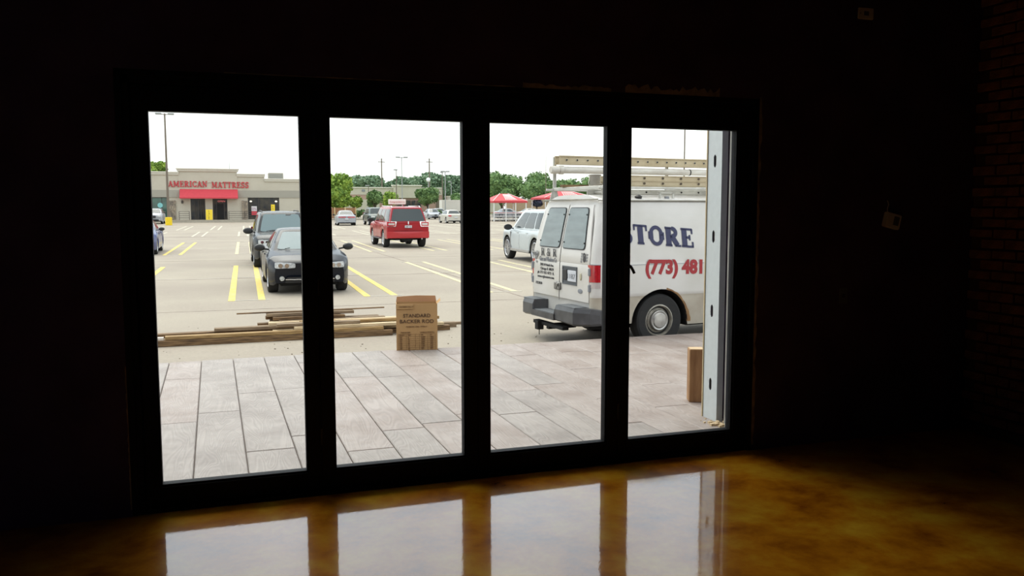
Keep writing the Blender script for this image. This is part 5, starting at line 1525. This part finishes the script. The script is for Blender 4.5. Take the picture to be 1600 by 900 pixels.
light_pole('grey light pole above the white saloon', 29.6, 110, 6.6, .09, 2, m='pole_g', arm=.35)
light_pole('thin dark pole left of the grey light pole above the white saloon', 39.2, 150, 8.0, .12, 1, m='pole', arm=.1)
light_pole('short light pole over the parked green vehicle', 22.1, 130, 5.0, .09, 1, m='pole', arm=.2)
light_pole('small light pole at the right edge of the second pane', 38.3, 140, 6.0, .09, 1, m='pole_g', arm=.3)
light_pole('dark pole rising above the van ladders in the rightmost pane', 38.3, 60, 9.9, .08, 0)
light_pole('thin pole rising behind the trees left of the van rack', 48.5, 120, 9.6, .07, 0)
for x, z, lab in ((36.6, 14.0, 'brown utility pole behind the distant store roof'), (48.4, 14.2, 'thin utility pole rising over the far trees right of centre')):
    x = x*1.062-.03; z = z*1.05; t = thing('utility_pole', lab, 'utility pole', (x, 212.5, .6))
    MB().tube((0, 0, 0), (0, 0, z-.6), .22, .15, n=8).build('mast', M['pole'], t)
    MB().bbox(-.9, -.08, z-1.6, .9, .08, z-1.42, .02).build('crossarm', M['pole'], t)
t = thing('globe_lamp', 'white round globe on a pole in front of the far trees', 'lamp', (36.5, 150, .57))
MB().tube((0, 0, 0), (0, 0, 6.2), .08, n=6).build('mast', M['pole_g'], t)
MB().lathe([(0, -.42), (.3, -.3), (.42, 0), (.3, .3), (0, .42)], 14, 'Z', Matrix.Translation((0, 0, 6.6))).build('globe', mat('globe_white', (.8, .85, .85), .3), t, smooth=40)

# ------------------------------------------------------------------ brown enclosure, distant store
t = thing('brown_fence', 'brown board enclosure with pale posts behind the silver saloon', 'fence', (0, 108, gz(108)))
M['fencep'] = mat('brown_fence_panel', (.33, .16, .075), .85, var=.2)
M['fpost'] = mat('cream_post', (.62, .48, .26), .8)
x = 11.3
for k in range(4):
    xe = 11.3+1.375*(k+1)
    n_ = 10
    for q in range(n_):
        a = x+.1+(xe-x-.1)*q/n_; b = x+.1+(xe-x-.1)*(q+1)/n_
        MB().box(a+.008, -.02+.008*(q % 2), .05, b-.008, .02, 1.55).build('fence_board', M['fencep'], t)
    MB().bbox(x-.07, -.1, 0, x+.07, .1, 1.62, .02).build('post', M['fpost'], t); x = xe
MB().bbox(x-.07, -.1, 0, x+.07, .1, 1.62, .02).build('post', M['fpost'], t)
MB().bbox(16.78, -.1, 0, 16.9, .1, 1.62, .02).build('post', M['fpost'], t)
struct(MB().box(11.6, 103.5, gz(104)-.1, 19, 107.6, gz(106)+.16).build('trim_4', M['curb']), 'raised kerb island before the brown enclosure')
t = thing('distant_store', 'low beige and pink store far behind the trees in the second pane', 'store', (0, 190, .7))
M['pink'] = mat('pinkish_brick', (.42, .28, .22), .9, var=.15)
MB().box(24, 0, 0, 49.2, 20, 4.3).build('lower_wall', M['pink'], t)
MB().box(24, -.1, 4.3, 49.2, 20, 6.0).build('upper_wall', M['stucco'], t)
MB().box(37.4, -.6, 3.6, 44, 1, 6.5).build('entrance_block', M['stucco'], t)
MB().bbox(37.2, -.8, 6.3, 44.2, 1, 6.6, .05).build('cornice', M['cornice'], t)
MB().bbox(23.9, -.3, 5.8, 49.3, 1, 6.05, .05).build('cornice', M['cornice'], t)
MB().box(26, -1.6, 0, 34, 0, 3.2).build('side_wing', M['stucco'], t)
for k in range(5): MB().box(38+1.2*k, -.65, .2, 39+1.2*k, -.55, 3).build('window', M['shopglass'], t)
text('sign_print', 'DIA', 1.1, mat('dark_sign', (.1, .1, .11), .6), t, basis((46.6, -.15, 4.6), (1, 0, 0), (0, 0, 1)), 2.2)
MB().box(30.2, -.2, 5.0, 30.9, -.08, 5.5).build('vent', M['greyink'], t)
MB().box(47.6, -.15, .2, 48.5, -.02, 3.2).build('door', M['redlens'] if False else M['pole'], t)
t = thing('far_house', 'small cream building with low roof half hidden at the right edge of the second pane', 'building', (61, 205, .7))
MB().box(-4, 0, 0, 8, 8, 4.2).build('wall', M['stucco'], t)
MB().prism([(-4.6, 4.2), (8.6, 4.2), (2, 6.2)], lambda a, b, d: Vector((a, -.6+d, b)), 9).build('roof', M['cornice'], t)
t = thing('far_warehouse', 'long pale grey building beyond the trees between the poles', 'building', (54, 185, .7))
MB().box(-3.5, 0, 0, 5, 8, 4.0).build('wall', mat('pale_wall', (.62, .6, .55), .8), t)
MB().box(-3.6, -.1, 3.8, 5.1, 8.1, 4.1).build('roof', M['cornice'], t)
t = thing('brown_bank', 'low tan retaining wall behind the cars under the dark trees', 'wall', (0, 150, .5))
MB().box(52, 0, 0, 76, 1, 2.9).build('wall', mat('tan_bank', (.36, .27, .17), .9, var=.2), t)
MB().box(51.9, -.1, 2.9, 76.1, 1.1, 3.1).build('coping', M['curb'], t)

# ------------------------------------------------------------------ red cart canopies
M['canopy'] = mat('red_canopy', (.50, .035, .045), .6)
M['canopy_l'] = mat('pale_canopy_rib', (.80, .70, .68), .6)
M['wpost'] = mat('white_post', (.68, .68, .66), .5)
def canopy(label, x, y, w, d, H, apex, carts, cols, grp=True):
    t = thing('cart_canopy', label, 'canopy', (x, y, gz(y)), group='red roofed cart canopies')
    rf = MB(); a = w/2; b = d/2; e_ = .22; rx = w*.12
    v = [(-a, -b, H), (a, -b, H), (a, b, H), (-a, b, H), (-rx, 0, apex), (rx, 0, apex), (-a, -b, H-e_), (a, -b, H-e_), (a, b, H-e_), (-a, b, H-e_)]
    rf.add(v, [(0, 1, 5, 4), (1, 2, 5), (2, 3, 4, 5), (3, 0, 4), (0, 6, 7, 1), (1, 7, 8, 2), (2, 8, 9, 3), (3, 9, 6, 0), (9, 8, 7, 6)])
    rf.build('roof', M['canopy'], t)
    rb = MB()
    for k in range(-2, 5):
        f = k/4
        p0 = Vector((lerp(-a, a, .5+f*.22), -b-.01, H+.02)); p1 = Vector((lerp(-rx, rx, .5+f*.4), -.02, apex+.03))
        rb.tube(p0.lerp(p1, .1), p0.lerp(p1, .85), .045, n=5)
    rb.tube((-a, -b, H), (-rx, 0, apex+.03), .04, n=5).tube((a, -b, H), (rx, 0, apex+.03), .04, n=5)
    rb.build('roof_rib', M['canopy_l'], t)
    for sx in cols:
        for sy in (-1, 1):
            MB().tube((sx*(a-.15), sy*(b-.15), 0), (sx*(a-.15), sy*(b-.15), H-.1), .07, n=8).build('post', M['wpost'], t)
    for sy in (-1,):
        for z in (.25, .6, .95):
            MB().tube((-a+.15, sy*(b-.15), z), (a-.15, sy*(b-.15), z), .04, n=6).build('rail', M['wpost'], t)
    return t
canopy('red hipped roof cart canopy left of the white luxury vehicle', 32.3, 92, 4.3, 5, 2.42, 3.30, 1, (-1, -.25, .35, 1))
canopy('red roofed canopy seen behind the van rack', 40.9, 94, 7.0, 5, 2.85, 3.7, 0, (-1, 1))
def cart():
    t = thing('shopping_cart', 'wire shopping cart parked under the first red canopy', 'cart', (0, 0, 0), group='shopping carts under the red canopy')
    fr = MB()
    b0 = [(-.4, -.22, .45), (.42, -.17, .5), (.42, .17, .5), (-.4, .22, .45)]; b1 = [(-.5, -.27, .98), (.5, -.21, .88), (.5, .21, .88), (-.5, .27, .98)]
    for L_ in (b0, b1):
        fr.path([Vector(p) for p in L_+[L_[0]]], .016, 4)
    for i in range(4):
        for f in (0, .33, .66):
            p = Vector(b0[i]).lerp(Vector(b0[(i+1) % 4]), f); q = Vector(b1[i]).lerp(Vector(b1[(i+1) % 4]), f); fr.tube(p, q, .010, n=4)
    fr.build('basket', M['greyink'], t)
    ch = MB(); ch.path([Vector(p) for p in [(-.45, -.24, .5), (-.4, -.24, .12), (.45, -.2, .14), (.45, .2, .14), (-.4, .24, .12), (-.45, .24, .5)]], .018, 4)
    ch.build('chassis', M['pole_g'], t)
    MB().tube((-.55, -.27, 1.0), (-.55, .27, 1.0), .025, n=6).build('handle', M['canopy'], t)
    for x in (-.38, .42):
        for y in (-.2, .2): MB().tube((x, y-.02, .06), (x, y+.02, .06), .06, n=8).build('wheel', M['rubber'], t)
    return t
c0 = cart(); first = True
for r_ in range(2):
    for k in range(7):
        c_ = c0 if first else dup_tree(c0); first = False
        y = 90.6+r_*1.5+.1*(k % 2); c_.location = (30.75+.60*k, y, gz(y)+.01); c_.rotation_euler = (0, 0, PI/2+.05*(k % 3)-.05)
        c_['label'] = 'shopping cart under the first red canopy, %s row, %s from its left' % (['front', 'back'][r_], ['first', 'second', 'third', 'fourth', 'fifth', 'sixth', 'seventh'][k])

# ------------------------------------------------------------------ trees
TREE_CACHE = {}
def tree(label, x, y, zb, top, w, leafm, seed, trunk=True, dens=1.0, leaf=.35, group=None, depth=None, name='tree', cat='tree', z0=None, conic=0):
    gzv = gz(min(y, 160)) if z0 is None else z0
    t = thing(name, label, cat, (x, y, gzv), group=group)
    rr = random.Random(seed); H = top-gzv; cb = zb-gzv; a = w/2; d = (depth or w)/2; c = (H+cb)/2; hh = (H-cb)/2
    lobes = []
    for i in range(9 if trunk else 6):
        th = rr.uniform(0, 2*PI); ph = rr.uniform(-.8, 1.0)
        lobes.append((a*.5*math.cos(th), d*.5*math.sin(th), c+hh*.5*ph, rr.uniform(.42, .6)))
    mb = MB(); N = int(1700*dens); leaf *= .72
    for i in range(N):
        lx, ly, lz, lr = rr.choice(lobes)
        v = Vector((rr.gauss(0, 1), rr.gauss(0, 1), rr.gauss(0, 1))).normalized()*rr.uniform(.75, 1.08)
        p = Vector((lx+v.x*a*lr, ly+v.y*d*lr, lz+v.z*hh*lr))
        if conic:
            f = (p.z-cb)/(2*hh); p.x *= max(.1, 1.15-f*conic); p.y *= max(.1, 1.15-f*conic)
        p.z = min(max(p.z, cb), H)
        s_ = leaf*rr.uniform(.6, 1.3)
        Rm = Euler((rr.uniform(-1.1, 1.1), rr.uniform(-1.1, 1.1), rr.uniform(0, 6.3))).to_matrix()
        q = [Rm @ Vector(k)*s_+p for k in ((-.5, -.3, .05), (.1, -.5, -.08), (.55, 0, .08), (.2, .5, -.05), (-.4, .4, .05))]
        mb.add(q, [(0, 1, 2, 3, 4)])
    mb.build('foliage', leafm, t)
    core = MB()
    for lx, ly, lz, lr in lobes:
        k = .86
        fx = max(.1, 1.15-((lz-cb)/(2*hh))*conic) if conic else 1
        core.lathe([(0, -1), (.5, -.87), (.87, -.5), (1, 0), (.87, .5), (.5, .87), (0, 1)], 10, 'Z', Matrix.Translation((lx*fx, ly*fx, lz)) @ Matrix.Diagonal((a*lr*k*fx, d*lr*k*fx, hh*lr*k, 1)))
    core.build('inner_foliage', leafm, t)
    if trunk:
        tk = MB(); r0 = max(.12, w*.03); tk.tube((0, 0, -.05), (0, 0, c), r0, r0*.6, n=8)
        for i in range(4):
            lx, ly, lz, lr = lobes[i]; tk.tube((0, 0, cb*.8), (lx, ly, lz), r0*.5, r0*.25, n=6)
        tk.build('trunk', M['bark'], t)
    return t
def px(u, v, y):   # authoring aid: where the ray of photo pixel (u,v) crosses the plane at depth y, as x and z
    d = fw*FOC + r2*(u-800) + d2*(v-450); k = (y-cm.translation.y)/d.y
    p = cm.translation+d*k; return p.x, p.z
def tpx(label, u0, u1, v0, v1, y, lm, seed, **k):
    xa, zt = px(u0, v0, y); xb, zb = px(u1, v1, y)
    return tree(label, (xa+xb)/2, y, gz(min(y, 160)) if k.get('name') == 'hedge' else max(zb, gz(min(y, 160))+.3), zt, xb-xa, M[lm], seed, **k)
tpx('bright green broad tree behind the brown enclosure at the left of the second pane', 498, 553, 267, 330, 116, 'leaf_a', 1, dens=2.2, leaf=.45)
tpx('tree top showing above the store roof at the far left', 225, 262, 251, 285, 125, 'leaf_a', 2, dens=1.3, leaf=.4)
tpx('rounded dark green tree standing before the distant store, left one', 571, 600, 296, 325, 122, 'leaf_b', 3, dens=1.3, leaf=.32, conic=.4)
tpx('yellowish bush between the bright tree and the dark rounded one', 539, 566, 306, 326, 124, 'leaf_a', 4, dens=1, leaf=.3)
tpx('pale yellow green tree right of the dark rounded one', 597, 622, 298, 326, 128, 'leaf_a', 5, dens=1, leaf=.3)
tpx('round tree standing before the right end of the distant store', 648, 688, 291, 322, 120, 'leaf_b', 6, dens=1.8, leaf=.32)
tpx('dark tree at the right edge of the second pane', 704, 738, 299, 324, 130, 'leaf_b', 7, dens=1.4, leaf=.35)
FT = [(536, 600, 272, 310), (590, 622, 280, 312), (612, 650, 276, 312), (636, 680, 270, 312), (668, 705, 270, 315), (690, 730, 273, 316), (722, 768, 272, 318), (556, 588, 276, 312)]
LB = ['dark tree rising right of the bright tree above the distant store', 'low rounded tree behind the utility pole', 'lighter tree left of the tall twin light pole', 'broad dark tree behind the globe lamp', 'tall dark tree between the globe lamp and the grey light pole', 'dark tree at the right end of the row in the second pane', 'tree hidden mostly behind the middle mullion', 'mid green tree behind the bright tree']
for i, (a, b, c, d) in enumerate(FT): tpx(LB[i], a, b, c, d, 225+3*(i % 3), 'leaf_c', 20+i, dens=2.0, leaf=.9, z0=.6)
tpx('large dark green tree at the left of the third pane', 752, 816, 263, 322, 165, 'leaf_b', 41, dens=2.6, leaf=.55)
tpx('largest dark tree just left of the van rack', 808, 880, 261, 322, 160, 'leaf_b', 42, dens=3.0, leaf=.55)
tpx('dark tree seen through the van rack', 866, 915, 277, 322, 170, 'leaf_b', 43, dens=1.8, leaf=.55)
tpx('tree at the right behind the bucket on the van rack', 908, 968, 275, 322, 175, 'leaf_b', 44, dens=1.8, leaf=.55)
tpx('purple dark conical tree before the large trees', 828, 850, 305, 324, 135, 'leaf_d', 45, dens=.9, leaf=.3, conic=.8)
tpx('dark tree hidden mostly by the second mullion', 735, 770, 280, 322, 180, 'leaf_b', 46, dens=1.2, leaf=.55)
for i, (a, b, c, d, y, lab) in enumerate([(674, 690, 328, 338, 116, 'low grey green hedge behind the red vehicle'), (552, 572, 326, 337, 118, 'low green hedge right of the brown enclosure'), (690, 735, 322, 330, 145, 'grassy hedge below the distant blue car'), (600, 640, 322, 334, 135, 'hedge below the distant store')]):
    tpx(lab, a, b, c, d, y, 'leaf_b', 60+i, trunk=False, dens=.7, leaf=.25, name='hedge', cat='hedge')
